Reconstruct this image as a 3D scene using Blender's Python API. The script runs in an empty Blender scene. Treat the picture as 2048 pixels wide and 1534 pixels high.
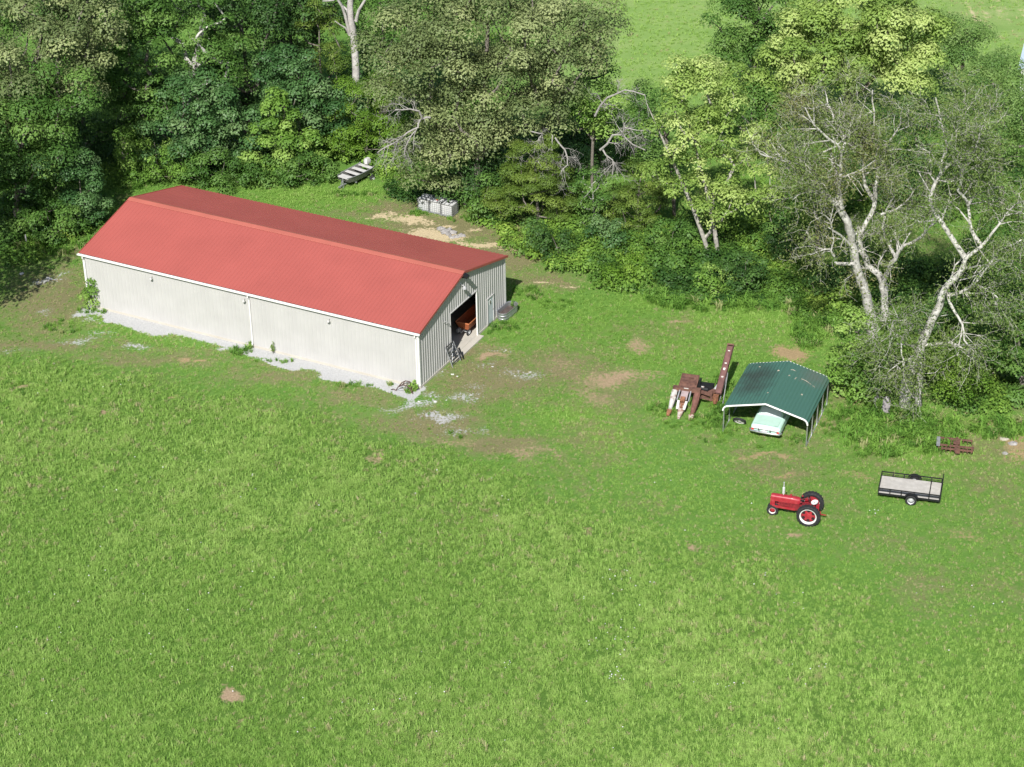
import bpy, math, random
import numpy as np
from mathutils import Vector, Matrix, Quaternion

# ------------------------------------------------------------------ camera, sky, sun, exposure
SC = bpy.context.scene
COL = SC.collection
F_PX, DEP, ROLL, CAM_H = 4140.0, 0.522, -0.016, 68.25      # focal length in px of a 2048 px wide picture
_f = Vector((0, math.cos(DEP), -math.sin(DEP))); _r = Vector((1, 0, 0)); _u = _r.cross(_f)
_R = _r * math.cos(ROLL) + _u * math.sin(ROLL); _U = _u * math.cos(ROLL) - _r * math.sin(ROLL)
cam_d = bpy.data.cameras.new('camera')
cam_d.sensor_fit = 'HORIZONTAL'; cam_d.sensor_width = 36.0
cam_d.lens = 36.0 * F_PX / 2048.0
cam_d.clip_start = 1.0; cam_d.clip_end = 6000.0
cam = bpy.data.objects.new('camera', cam_d); COL.objects.link(cam)
cam.matrix_world = Matrix(((_R.x, _U.x, -_f.x, 0), (_R.y, _U.y, -_f.y, 0), (_R.z, _U.z, -_f.z, CAM_H), (0, 0, 0, 1)))
SC.camera = cam

SUN_AZ, SUN_EL = -167.0, 43.0
_sa, _se = math.radians(SUN_AZ), math.radians(SUN_EL)
SUN_DIR = Vector((math.sin(_sa) * math.cos(_se), math.cos(_sa) * math.cos(_se), math.sin(_se)))
world = bpy.data.worlds.new('World'); SC.world = world; world.use_nodes = True
wn = world.node_tree.nodes; wl = world.node_tree.links
bg = wn['Background']
sky = wn.new('ShaderNodeTexSky'); sky.sky_type = 'NISHITA'; sky.sun_disc = False
sky.sun_elevation = _se; sky.sun_rotation = math.radians(SUN_AZ); sky.air_density = 1.0; sky.dust_density = 1.2
wl.new(sky.outputs[0], bg.inputs[0]); bg.inputs[1].default_value = 0.075
sun_d = bpy.data.lights.new('sun', 'SUN'); sun_d.energy = 5.0; sun_d.angle = math.radians(0.55); sun_d.color = (1.0, 0.975, 0.935)
sun = bpy.data.objects.new('sun', sun_d); COL.objects.link(sun)
sun.rotation_euler = (-SUN_DIR).to_track_quat('-Z', 'Y').to_euler()
sun.location = (0, 40, 120)
SC.view_settings.view_transform = 'Standard'; SC.view_settings.look = 'None'
SC.view_settings.exposure = 0.50; SC.view_settings.gamma = 1.0
SC.cycles.max_bounces = 5; SC.cycles.diffuse_bounces = 2; SC.cycles.adaptive_threshold = .018; SC.cycles.glossy_bounces = 2; SC.cycles.transmission_bounces = 4; SC.cycles.transparent_max_bounces = 4

# ------------------------------------------------------------------ placing helpers
def ray(px, py):
    return _f + _R * ((px - 1024) / F_PX) - _U * ((py - 767) / F_PX)
def at(px, py, z=0.0):
    d = ray(px, py); t = (z - CAM_H) / d.z
    return Vector((0, 0, CAM_H)) + d * t
def on_plane(px, py, y):
    d = ray(px, py); t = y / d.y
    return Vector((0, 0, CAM_H)) + d * t
def px_per_m(p):
    return F_PX / (Vector(p) - Vector((0, 0, CAM_H))).dot(_f)

# ------------------------------------------------------------------ mesh builder
class MB:
    def __init__(s): s.v = []; s.f = []; s.m = []
    def add(s, vs, fs, mi=0):
        o = len(s.v); s.v.extend([tuple(v) for v in vs])
        for f in fs: s.f.append(tuple(i + o for i in f)); s.m.append(mi)
        return s
    def quad(s, a, b, c, d, mi=0): return s.add([a, b, c, d], [(0, 1, 2, 3)], mi)
    def box(s, c, size, rot=None, mi=0, taper=None):
        x, y, z = size[0] / 2, size[1] / 2, size[2] / 2
        vs = []
        for k, zz in enumerate((-z, z)):
            tx, ty = (taper if (taper and k) else (1, 1))
            for xx, yy in ((-x, -y), (x, -y), (x, y), (-x, y)): vs.append(Vector((xx * tx, yy * ty, zz)))
        if rot is not None: vs = [rot @ v for v in vs]
        c = Vector(c)
        return s.add([v + c for v in vs], [(3, 2, 1, 0), (4, 5, 6, 7), (0, 1, 5, 4), (1, 2, 6, 5), (2, 3, 7, 6), (3, 0, 4, 7)], mi)
    def bar(s, a, b, w, h, mi=0, up=(0, 0, 1)):
        a, b = Vector(a), Vector(b); d = (b - a); L = d.length
        if L < 1e-6: return s
        x = d / L; y = Vector(up).cross(x)
        if y.length < 1e-4: y = Vector((0, 1, 0)).cross(x)
        y.normalize(); z = x.cross(y)
        return s.box((a + b) / 2, (L, w, h), Matrix((x, y, z)).transposed(), mi)
    def tube(s, pts, rad, n=6, mi=0, caps=True):
        pts = [Vector(p) for p in pts]; k = len(pts)
        if not hasattr(rad, '__len__'): rad = [rad] * k
        o = len(s.v); prev = None
        for i, p in enumerate(pts):
            t = (pts[min(i + 1, k - 1)] - pts[max(i - 1, 0)])
            if t.length < 1e-7: t = Vector((0, 0, 1))
            t.normalize()
            if prev is None:
                q = Vector((0, 0, 1)) if abs(t.z) < .9 else Vector((1, 0, 0)); a = t.cross(q).normalized()
            else:
                a = prev - t * prev.dot(t)
                a = a.normalized() if a.length > 1e-6 else t.orthogonal().normalized()
            prev = a; b = t.cross(a)
            for j in range(n):
                g = 2 * math.pi * j / n
                s.v.append(tuple(p + (a * math.cos(g) + b * math.sin(g)) * rad[i]))
        for i in range(k - 1):
            for j in range(n):
                j2 = (j + 1) % n
                s.f.append((o + i * n + j, o + i * n + j2, o + (i + 1) * n + j2, o + (i + 1) * n + j)); s.m.append(mi)
        if caps:
            s.f.append(tuple(o + j for j in reversed(range(n)))); s.m.append(mi)
            s.f.append(tuple(o + (k - 1) * n + j for j in range(n))); s.m.append(mi)
        return s
    def lathe(s, prof, n=20, M=None, mi=0, close=False):
        """profile of (radius, axial) around local Y"""
        o = len(s.v); k = len(prof); M = M or Matrix.Identity(4)
        for r, y in prof:
            for j in range(n):
                g = 2 * math.pi * j / n
                s.v.append(tuple(M @ Vector((r * math.cos(g), y, r * math.sin(g)))))
        for i in range(k - 1 + (1 if close else 0)):
            i2 = (i + 1) % k
            for j in range(n):
                j2 = (j + 1) % n
                s.f.append((o + i * n + j, o + i * n + j2, o + i2 * n + j2, o + i2 * n + j)); s.m.append(mi)
        return s
    def loft(s, rings, mi=0, caps=True, closed=True):
        o = len(s.v); n = len(rings[0])
        for r in rings: s.v.extend([tuple(p) for p in r])
        for i in range(len(rings) - 1):
            for j in range(n if closed else n - 1):
                j2 = (j + 1) % n
                s.f.append((o + i * n + j, o + i * n + j2, o + (i + 1) * n + j2, o + (i + 1) * n + j)); s.m.append(mi)
        if caps and closed:
            s.f.append(tuple(o + j for j in reversed(range(n)))); s.m.append(mi)
            s.f.append(tuple(o + (len(rings) - 1) * n + j for j in range(n))); s.m.append(mi)
        return s
    def build(s, name, mats, parent=None, smooth=False):
        me = bpy.data.meshes.new(name); me.from_pydata(s.v, [], s.f)
        for m in (mats if isinstance(mats, (list, tuple)) else [mats]): me.materials.append(m)
        if any(s.m): me.polygons.foreach_set('material_index', s.m)
        if smooth: me.polygons.foreach_set('use_smooth', [True] * len(s.f))
        me.update()
        return link(name, me, parent)
def link(name, me, parent=None):
    o = bpy.data.objects.new(name, me); COL.objects.link(o)
    if parent is not None: o.parent = parent
    return o
def empty(name, loc=(0, 0, 0), rz=0.0, label=None, cat=None, group=None):
    o = bpy.data.objects.new(name, None); COL.objects.link(o); o.empty_display_size = .2
    o.location = loc; o.rotation_euler = (0, 0, rz)
    if label: tag(o, label, cat, group)
    return o
def tag(o, label=None, cat=None, group=None, kind=None):
    if label: o['label'] = label
    if cat: o['category'] = cat
    if group: o['group'] = group
    if kind: o['kind'] = kind
    return o
def autosmooth(o, ang=40):
    me = o.data
    me.polygons.foreach_set('use_smooth', [True] * len(me.polygons))
    me.set_sharp_from_angle(angle=math.radians(ang)); return o
def copy_tree(o, parent=None):
    c = o.copy(); COL.objects.link(c)
    if parent is not None: c.parent = parent
    for ch in list(o.children): copy_tree(ch, c)
    return c

# ------------------------------------------------------------------ materials
MATS = {}
def mat(name, col, rough=.6, metal=0.0, spec=.4, var=.12, scale=3.0, col2=None, mixscale=1.5, thr=.5, soft=.15, bump=0.0, bscale=20.0, coat=0.0):
    """base colour broken up by noise; col2 = a second colour (rust, dirt, moss) in patches"""
    if name in MATS: return MATS[name]
    m = bpy.data.materials.new(name); m.use_nodes = True; MATS[name] = m
    nt = m.node_tree; N = nt.nodes; Lk = nt.links; b = N['Principled BSDF']
    b.inputs['Roughness'].default_value = rough; b.inputs['Metallic'].default_value = metal
    b.inputs['Specular IOR Level'].default_value = spec; b.inputs['Coat Weight'].default_value = coat
    tc = N.new('ShaderNodeTexCoord')
    n1 = N.new('ShaderNodeTexNoise'); n1.inputs['Scale'].default_value = scale; n1.inputs['Detail'].default_value = 6
    Lk.new(tc.outputs['Object'], n1.inputs['Vector'])
    r = N.new('ShaderNodeValToRGB')
    lo = [max(0, c * (1 - var * 1.6)) for c in col]; hi = [min(1, c * (1 + var)) for c in col]
    r.color_ramp.elements[0].position = .3; r.color_ramp.elements[0].color = (*lo, 1)
    r.color_ramp.elements[1].position = .7; r.color_ramp.elements[1].color = (*hi, 1)
    Lk.new(n1.outputs['Fac'], r.inputs[0]); out = r.outputs[0]
    if col2:
        n2 = N.new('ShaderNodeTexNoise'); n2.inputs['Scale'].default_value = mixscale; n2.inputs['Detail'].default_value = 8
        n2.inputs['Roughness'].default_value = .7
        Lk.new(tc.outputs['Object'], n2.inputs['Vector'])
        mr = N.new('ShaderNodeMapRange'); mr.inputs[1].default_value = thr - soft; mr.inputs[2].default_value = thr + soft
        Lk.new(n2.outputs['Fac'], mr.inputs[0])
        mx = N.new('ShaderNodeMix'); mx.data_type = 'RGBA'
        Lk.new(mr.outputs[0], mx.inputs[0]); Lk.new(out, mx.inputs[6]); mx.inputs[7].default_value = (*col2, 1)
        out = mx.outputs[2]
    Lk.new(out, b.inputs['Base Color'])
    if bump:
        n3 = N.new('ShaderNodeTexNoise'); n3.inputs['Scale'].default_value = bscale; n3.inputs['Detail'].default_value = 5
        Lk.new(tc.outputs['Object'], n3.inputs['Vector'])
        bp = N.new('ShaderNodeBump'); bp.inputs['Strength'].default_value = bump; bp.inputs['Distance'].default_value = .05
        Lk.new(n3.outputs['Fac'], bp.inputs['Height']); Lk.new(bp.outputs[0], b.inputs['Normal'])
    return m
def leaf_mat(name, cols, trans=.3, rough=.55, inst=False, spec=.25):
    if name in MATS: return MATS[name]
    m = bpy.data.materials.new(name); m.use_nodes = True; MATS[name] = m
    nt = m.node_tree; N = nt.nodes; Lk = nt.links; b = N['Principled BSDF']; out = N['Material Output']
    b.inputs['Roughness'].default_value = rough; b.inputs['Specular IOR Level'].default_value = spec
    a = N.new('ShaderNodeAttribute'); a.attribute_name = 'tint'
    if inst: a.attribute_type = 'INSTANCER'
    r = N.new('ShaderNodeValToRGB'); cr = r.color_ramp
    while len(cr.elements) < len(cols): cr.elements.new(.5)
    for i, c in enumerate(cols):
        cr.elements[i].position = i / (len(cols) - 1); cr.elements[i].color = (*c, 1)
    Lk.new(a.outputs['Fac'], r.inputs[0]); Lk.new(r.outputs[0], b.inputs['Base Color'])
    t = N.new('ShaderNodeBsdfTranslucent'); mul = N.new('ShaderNodeMix'); mul.data_type = 'RGBA'; mul.blend_type = 'MULTIPLY'
    mul.inputs[0].default_value = 1; Lk.new(r.outputs[0], mul.inputs[6]); mul.inputs[7].default_value = (1.5, 1.5, .9, 1)
    Lk.new(mul.outputs[2], t.inputs['Color'])
    ms = N.new('ShaderNodeMixShader'); ms.inputs[0].default_value = trans
    Lk.new(b.outputs[0], ms.inputs[1]); Lk.new(t.outputs[0], ms.inputs[2]); Lk.new(ms.outputs[0], out.inputs[0])
    return m

M_wall = mat('ivory_sheet_metal', (.430, .420, .408), .55, spec=.25, var=.035, scale=.8)
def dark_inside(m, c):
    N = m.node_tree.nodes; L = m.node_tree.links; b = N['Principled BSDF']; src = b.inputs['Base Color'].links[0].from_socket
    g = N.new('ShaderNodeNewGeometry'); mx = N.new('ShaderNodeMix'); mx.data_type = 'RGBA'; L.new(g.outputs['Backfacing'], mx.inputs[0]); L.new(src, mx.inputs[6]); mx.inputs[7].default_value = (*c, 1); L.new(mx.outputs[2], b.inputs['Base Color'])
dark_inside(M_wall, (.05, .05, .052))      # inner face coloured dark so the barn interior reads as deep shade
M_white = mat('white_trim', (.68, .67, .65), .45, var=.03)
M_endtrim = mat('grey_trim', (.33, .33, .33), .5, var=.05)
M_roof = mat('red_roof_metal', (.345, .088, .073), .5, spec=.3, var=.045, scale=.35)
M_ridge = mat('ridge_cap_metal', (.375, .108, .080), .5, var=.06, scale=.6)
M_conc = mat('concrete', (.47, .44, .38), .9, var=.10, scale=1.2, col2=(.36, .33, .28), mixscale=.6, thr=.6)
M_doorblue = mat('pale_door_paint', (.54, .585, .60), .5, var=.04)
M_black = mat('black_plastic', (.012, .012, .013), .5, var=.1)
M_glassdark = mat('dark_glass', (.02, .024, .028), .08, spec=.6, var=.05)
M_galv = mat('galvanised_steel', (.46, .47, .48), .38, .75, var=.12, scale=4)
M_greysteel = mat('grey_tube_steel', (.30, .31, .32), .5, .3, var=.15)
M_rust = mat('rusty_iron', (.115, .056, .043), .85, var=.25, scale=5, col2=(.165, .082, .056), mixscale=2.5, thr=.55, bump=.3)
M_rustorange = mat('orange_rust', (.22, .095, .05), .8, var=.25, scale=6, bump=.2)
M_wornwhite = mat('worn_white_paint', (.55, .53, .50), .6, var=.08, scale=4, col2=(.24, .12, .08), mixscale=3.5, thr=.62, soft=.06)
M_tyre = mat('tyre_rubber', (.022, .022, .024), .8, var=.2, scale=6)
M_red = mat('tractor_red', (.31, .018, .030), .42, spec=.45, var=.12, scale=5, coat=.1, col2=(.36, .055, .060), mixscale=4, thr=.6)
M_redpink = mat('faded_red_paint', (.46, .10, .10), .45, var=.15, scale=8)
M_slot = mat('dark_slot', (.02, .006, .007), .8)
M_darkred = mat('dirty_red_iron', (.20, .018, .024), .55, var=.25, scale=8)
M_whitepaint = mat('white_paint', (.74, .73, .70), .4, var=.04)
M_silver = mat('silver_paint', (.62, .63, .63), .35, .3, var=.06)
M_chrome = mat('old_chrome', (.66, .66, .66), .22, .85, var=.06)
M_plank = mat('weathered_plank', (.44, .42, .385), .9, var=.10, scale=2.5, col2=(.34, .32, .29), mixscale=2.0, thr=.58)
M_blackpaint = mat('black_paint', (.014, .014, .016), .45, var=.2)
M_mint = mat('mint_car_paint', (.46, .66, .57), .3, spec=.5, var=.05, coat=.3)
M_taillight = mat('red_tail_lamp', (.45, .03, .02), .25)
M_green = mat('green_carport_metal', (.012, .105, .068), .45, spec=.4, var=.18, scale=1.2)
M_plastic = mat('white_tote_plastic', (.58, .585, .58), .5, var=.1, scale=2, col2=(.38, .38, .36), mixscale=2, thr=.6)
M_barkpale = mat('pale_bark', (.55, .535, .495), .95, var=.22, scale=5, col2=(.20, .19, .16), mixscale=2.2, thr=.54, bump=.5, bscale=12)
M_twigbark = mat('grey_twig_bark', (.42, .40, .35), .95, var=.2, scale=4)
M_barkwhite = mat('white_bark', (.46, .44, .41), .9, var=.18, scale=5, col2=(.24, .22, .20), mixscale=1.8, thr=.55, bump=.5, bscale=10)
M_barkgrey = mat('grey_bark', (.33, .31, .27), .95, var=.25, scale=5, bump=.4)
M_bark = mat('grey_brown_bark', (.17, .15, .125), .95, var=.3, scale=6, bump=.5)
M_barkdead = mat('bleached_dead_wood', (.30, .285, .265), .95, var=.15, scale=5)
M_stone = mat('grey_stone', (.33, .32, .32), .95, var=.25, scale=5, bump=.5)
M_orange = mat('orange_machine_paint', (.44, .125, .045), .6, var=.15, scale=4, col2=(.24, .075, .035), mixscale=2, thr=.58)
M_blueroof = mat('pale_blue_roof', (.50, .60, .68), .5, var=.05)
M_twig = mat('dry_stick', (.38, .34, .27), .95, var=.2)
M_boat = mat('aluminium_boat', (.17, .17, .16), .5, .35, var=.15, scale=4, col2=(.2, .2, .18), mixscale=3, thr=.6)
M_benchw = mat('white_bench', (.50, .49, .47), .6, var=.07)

LF = {
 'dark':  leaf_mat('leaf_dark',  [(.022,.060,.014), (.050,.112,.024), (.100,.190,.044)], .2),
 'mid':   leaf_mat('leaf_mid',   [(.036,.094,.016), (.084,.175,.032), (.165,.275,.064)], .24),
 'olive': leaf_mat('leaf_olive', [(.078,.116,.038), (.160,.205,.076), (.310,.350,.155)], .18),
 'bright':leaf_mat('leaf_bright',[(.076,.165,.024), (.155,.280,.046), (.290,.410,.105)], .28),
 'yellow':leaf_mat('leaf_yellow',[(.105,.190,.032), (.245,.350,.078), (.440,.515,.190)], .26),
 'cedar': leaf_mat('leaf_cedar', [(.056,.105,.016), (.108,.172,.027), (.180,.245,.046)], .18),
 'fern':  leaf_mat('leaf_fern',  [(.066,.145,.014), (.130,.240,.027), (.215,.330,.050)], .28),
 'glossy':leaf_mat('leaf_glossy',[(.028,.082,.022), (.070,.155,.044), (.165,.250,.100)], .2, .5, spec=.3),
 'hack':  leaf_mat('leaf_hack',  [(.105,.175,.038), (.165,.220,.064), (.220,.170,.082)], .32),
 'loc':   leaf_mat('leaf_loc',   [(.082,.168,.040), (.140,.240,.060), (.215,.315,.100)], .32),
}

# ------------------------------------------------------------------ noise in numpy
_rs = np.random.RandomState(7)
_TAB = _rs.rand(256, 256)
def vnoise(x, y, s):
    x = np.asarray(x) / s + 1000.3; y = np.asarray(y) / s + 1000.7
    xi = np.floor(x).astype(int); yi = np.floor(y).astype(int); fx = x - xi; fy = y - yi
    fx = fx * fx * (3 - 2 * fx); fy = fy * fy * (3 - 2 * fy)
    T = lambda a, b: _TAB[a % 256, b % 256]
    return (T(xi, yi) * (1 - fx) + T(xi + 1, yi) * fx) * (1 - fy) + (T(xi, yi + 1) * (1 - fx) + T(xi + 1, yi + 1) * fx) * fy
def fbm(x, y, s):
    return (vnoise(x, y, s) + .5 * vnoise(x, y, s / 2.1) + .25 * vnoise(x, y, s / 4.3) + .125 * vnoise(x, y, s / 8.9)) / 1.875

# barn frame (near right ground corner, length along -x local)
B_O = Vector((-6.049, 118.215, 0)); B_YAW = -0.481; B_L, B_W, B_HE, B_HR = 27.0, 12.26, 4.2, 5.78
B_A = Vector((math.cos(B_YAW), math.sin(B_YAW), 0)); B_B = Vector((-math.sin(B_YAW), math.cos(B_YAW), 0))
def barn_uv(x, y):
    dx, dy = x - B_O.x, y - B_O.y
    return dx * B_A.x + dy * B_A.y, dx * B_B.x + dy * B_B.y

def ell(px, py, rx, ry, w=1.0, ang=0.0):
    c = at(px, py); k = px_per_m(c)
    return (c.x, c.y, rx / k, ry / (k * .5), w, math.radians(ang))
def mask(x, y, ells):
    m = np.zeros_like(x); x0, y0 = x, y
    x = x + (fbm(x0, y0, 1.7) - .5) * 1.9 + (vnoise(x0 + 40, y0, .6) - .5) * .35; y = y + (fbm(x0 + 77, y0 + 31, 1.7) - .5) * 2.4
    for cx, cy, a, b, w, g in ells:
        dx, dy = x - cx, y - cy; c, s = math.cos(g), math.sin(g)
        d = ((dx * c + dy * s) / a) ** 2 + ((-dx * s + dy * c) / b) ** 2
        m = np.maximum(m, w * 1.25 * np.exp(-np.minimum(d, 30) * .8))
    return m
SOIL = [ell(*e) for e in ((1235,757,80,20,.9),(1190,790,40,16,.55),(1300,750,40,12,.6),(1265,690,34,17,.8),(1348,640,30,7,.85),
    (50,771,28,5,1,),(155,807,17,5,1),(210,828,10,6,.9),(988,713,20,8,1,25),(900,716,20,10,.5),
    (1040,905,70,12,.62),(900,880,60,10,.55),(1185,1057,11,5,.85),(1385,1091,14,4,.85),(1600,1076,22,5,.85),(1845,1182,24,8,.55),(485,1450,8,5,.8),
    (1130,735,60,18,.5),(1000,690,60,20,.42),(1100,905,40,9,.6),(755,908,18,6,.7),(1230,905,30,9,.45))]
STRAW = [ell(*e) for e in ((1583,706,46,20,1.0),(1540,912,60,7,.75),(1560,945,36,6,.65),(2030,890,45,34,.7),(1700,790,40,30,.5),(1560,1005,60,10,.4),
    (1490,915,30,8,.6),(345,793,16,3,.9),(390,722,25,4,.9),(1720,940,50,12,.5),(1640,850,40,30,.45),(1940,1080,60,16,.45),(1990,845,50,12,.55))]
CRISP = [ell(462,1386,15,17,1.3)]
SAND = [ell(*e) for e in ((870,470,60,14,1.0,-15),(960,492,70,9,.8,-15),(820,442,60,7,.75,-12),(765,430,40,6,.7),(790,375,14,4,.9),(900,448,18,4,.8),
    (950,458,18,4,.9),(1000,455,40,5,.6,-18),(1090,568,24,4,.9),(1150,568,20,3,.8),(1380,608,60,3,.7),(1995,55,30,14,1.1),(2020,30,60,9,.7),(1960,30,20,6,.7))]
GRAVEL = [ell(*e) for e in ((95,562,26,10,.85),(120,545,26,4,.8),(160,680,52,6,.8),(275,695,36,5,.9),(885,837,46,12,.95),(832,812,52,8,.85),
    (930,795,44,9,.72),(1050,752,56,8,.7),(790,818,60,7,.6),(870,795,40,9,.7),(960,775,30,8,.55),(985,735,20,8,.6),(880,740,22,10,.55),
    (905,860,34,7,.75),(960,860,24,6,.6),(1000,700,26,8,.55),(20,705,60,5,.55),(90,625,20,7,.7),(205,668,30,6,.7),(180,640,26,8,.7),(950,680,24,8,.6,25))]
DRY = [ell(*e) for e in ((100,600,120,90,.8),(60,690,160,18,.8),(300,715,200,16,.7),(560,750,160,18,.65),(720,795,120,18,.7),(860,850,130,34,.85),(1000,885,110,26,.9),
    (980,760,140,60,.85),(1130,740,120,60,.7),(1230,790,90,50,.6),(930,700,60,40,.8),(900,455,150,40,1.0),(1020,500,70,60,1.0),(790,420,70,30,.8),(1090,560,80,26,.8),
    (700,425,60,16,.6),(1250,840,140,50,.35),(1560,940,110,40,.6),(1600,880,80,40,.5),(1690,800,40,60,.6),(1780,1090,130,30,.4),(1950,1050,120,50,.35),
    (420,815,260,16,.45),(1560,1065,130,25,.35),(1180,1080,90,40,.3),(1980,890,90,50,.6),(1440,880,120,26,.35),(1960,45,110,60,.6),(1260,70,40,60,.2),
    (560,1460,200,30,.25),(1080,1440,70,40,.3),(1010,1190,80,30,.25),(300,1050,120,30,.2),(1700,1230,120,30,.2))]
BRIGHT = [ell(*e) for e in ((1150,830,70,30,.7),(1210,870,40,30,.8),(1480,640,150,30,1.0),(1600,650,80,40,1.0),(620,390,90,22,.9),(700,385,60,30,.9),(380,660,100,20,.9),
    (490,690,60,14,.9),(1070,600,60,26,.5),(1130,650,160,50,.45),(1360,700,150,40,.55),(1880,880,140,50,.8),(1770,860,90,50,.8),(190,640,70,16,.6),(1320,50,110,140,1.0),(1330,600,90,20,.9),
    (1850,930,60,20,.5))]
LANES = [[(-60,705),(90,694),(200,690),(330,716),(520,746),(690,790),(830,832),(960,868),(1100,906)], [(-60,690),(60,684),(200,676),(330,700),(520,728),(690,770)],
         [(955,690),(1010,730),(1000,775),(930,820),(860,850)], [(955,690),(1060,715),(1160,735),(1250,755)],
         [(770,425),(900,462),(1010,500),(1070,560),(1150,575)], [(60,690),(90,620),(110,560),(170,480)], [(1480,905),(1560,915),(1640,880),(1700,800)]]
def path_dist(x, y, pxs):
    P = [at(*p) for p in pxs]; d = np.full(np.shape(x), 99.0)
    for a, b in zip(P[:-1], P[1:]):
        ab = np.array([b.x - a.x, b.y - a.y]); t = np.clip(((x - a.x) * ab[0] + (y - a.y) * ab[1]) / (ab @ ab), 0, 1); d = np.minimum(d, np.hypot(x - a.x - t * ab[0], y - a.y - t * ab[1]))
    return d
def worn(x, y):
    m = np.zeros_like(x)
    for ln in LANES: m = np.maximum(m, np.exp(-(path_dist(x, y, ln) / .85) ** 2))
    return m * (.05 + 1.05 * fbm(x + 13, y, 2.2))
def dryness(x, y):
    base = 1.35 * (fbm(x + 5, y + 9, 6) - .38) + .5 * (fbm(x, y + 50, 1.6) - .5)
    return np.clip(np.maximum(mask(x, y, DRY), np.maximum(worn(x, y), np.clip(base, 0, .6) * (y < 150))), 0, 1.3)
def lush_at(x, y):
    """1 in the tall hay field in front, 0 on the mown ground round the barn (edge follows the lane)"""
    P = [at(px, py) for px, py in ((-250,700),(0,722),(300,748),(600,806),(800,872),(1000,935),(1200,985),(1400,1040),(1600,1130),(1800,1200),(2048,1235),(2400,1240))]
    e = np.interp(x, [p.x for p in P], [p.y for p in P])
    w = 2.5 + np.clip((x - 2) / 8, 0, 1) * 7
    return np.clip((e - y + (fbm(x, y, 4) - .5) * (5 + w * .6)) / w + .15, 0, 1)
def gravel_strip(x, y):
    u, v = barn_uv(x, y)
    w = 1.65 + .35 * np.sin(u * .6) + .35 * (vnoise(x, y, 1.6) - .5) + .8 * np.clip((-u - 22) / 6, 0, 1)
    inside = np.clip((v + w) / .35, 0, 1) * np.clip((.4 - v) / .2, 0, 1) * np.clip((u + 27.5) / 1.0, 0, 1) * np.clip((.5 - u) / .5, 0, 1)
    green = np.clip((vnoise(x, y, 2.6) - .62) * 6, 0, 1) * np.clip((-v - .5) / .4, 0, 1)
    green = np.maximum(green, np.clip(1 - ((u + 14) / 1.3) ** 2, 0, 1) * np.clip((-v - .35) / .3, 0, 1))
    return inside * (1 - green * .9)

# ------------------------------------------------------------------ ground
def axis(lo, hi, fine, far):
    a = list(np.arange(lo, hi + fine / 2, fine)); st = fine; p = hi; q = lo; up = []; dn = []
    while p < far: st = min(st * 1.35, 200); p += st; up.append(p)
    st = fine
    while q > -far: st = min(st * 1.35, 200); q -= st; dn.append(q)
    return np.array(dn[::-1] + a + up)
gx = axis(-42, 46, .24, 2500); gy = axis(76, 152, .26, 2600)
GX, GY = np.meshgrid(gx, gy); nx, ny = len(gx), len(gy)
X, Y = GX.ravel(), GY.ravel()
near = np.clip(1 - np.maximum(np.abs(X) - 60, np.abs(Y - 120) - 90) / 40, 0, 1)
_uu, _vv = barn_uv(X, Y)
flat = 1 - np.clip((np.maximum(np.maximum(_uu - 3, -_uu - B_L - 3), np.maximum(_vv - B_W - 3, -_vv - 3))) / -2.0, 0, 1)
Z = ((fbm(X, Y, 9) - .5) * .16 + (vnoise(X, Y, .9) - .5) * .035) * near * flat - .02
def sheet(name, xs, ys, X, Y, Z):
    nx, ny = len(xs), len(ys)
    co = np.stack([X, Y, Z], 1).astype(np.float32)
    i = np.arange(nx * ny).reshape(ny, nx)
    q = np.stack([i[:-1, :-1], i[:-1, 1:], i[1:, 1:], i[1:, :-1]], -1).reshape(-1, 4)
    me = bpy.data.meshes.new(name)
    me.vertices.add(len(co)); me.vertices.foreach_set('co', co.ravel())
    me.loops.add(q.size); me.loops.foreach_set('vertex_index', q.ravel().astype(np.int32))
    me.polygons.add(len(q)); me.polygons.foreach_set('loop_start', np.arange(0, q.size, 4, dtype=np.int32))
    me.polygons.foreach_set('use_smooth', [True] * len(q))
    me.update(calc_edges=True); me.validate()
    return me
g_me = sheet('ground', gx, gy, X, Y, Z)
def fattr(me, name, vals, dom='POINT'):
    a = me.attributes.new(name, 'FLOAT', dom); a.data.foreach_set('value', np.asarray(vals, np.float32))
soil_m = np.maximum(mask(X, Y, SOIL), .45 * np.clip(worn(X, Y), 0, 1)); crisp_m = mask(X, Y, CRISP); straw_m = mask(X, Y, STRAW); sand_m = mask(X, Y, SAND)
grav_m = np.maximum(mask(X, Y, GRAVEL) * .72, gravel_strip(X, Y) * 2.3); dry_m = dryness(X, Y); bri_m = mask(X, Y, BRIGHT)
lush_m = lush_at(X, Y)
_wood = np.clip((Y - 140) / 4, 0, 1) * np.clip((-2 - X + (Y - 150) * .2) / 8, 0, 1)
fattr(g_me, 'soil', np.maximum(soil_m, crisp_m * 1.2)); fattr(g_me, 'straw', straw_m); fattr(g_me, 'sand', sand_m); fattr(g_me, 'gravel', grav_m)
fattr(g_me, 'dry', dry_m); fattr(g_me, 'bright', bri_m); fattr(g_me, 'lush', lush_m); fattr(g_me, 'far', np.clip((Y - 150) / 25, 0, 1) * np.clip((X + 2) / 6, 0, 1))
gm = bpy.data.materials.new('meadow_ground'); gm.use_nodes = True
N = gm.node_tree.nodes; LK = gm.node_tree.links; gb = N['Principled BSDF']; gb.inputs['Roughness'].default_value = .95; gb.inputs['Specular IOR Level'].default_value = .1
tc = N.new('ShaderNodeTexCoord')
def noise(scale, detail=6, rough=.6):
    n = N.new('ShaderNodeTexNoise'); n.inputs['Scale'].default_value = scale; n.inputs['Detail'].default_value = detail; n.inputs['Roughness'].default_value = rough
    LK.new(tc.outputs['Object'], n.inputs['Vector']); return n.outputs['Fac']
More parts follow.
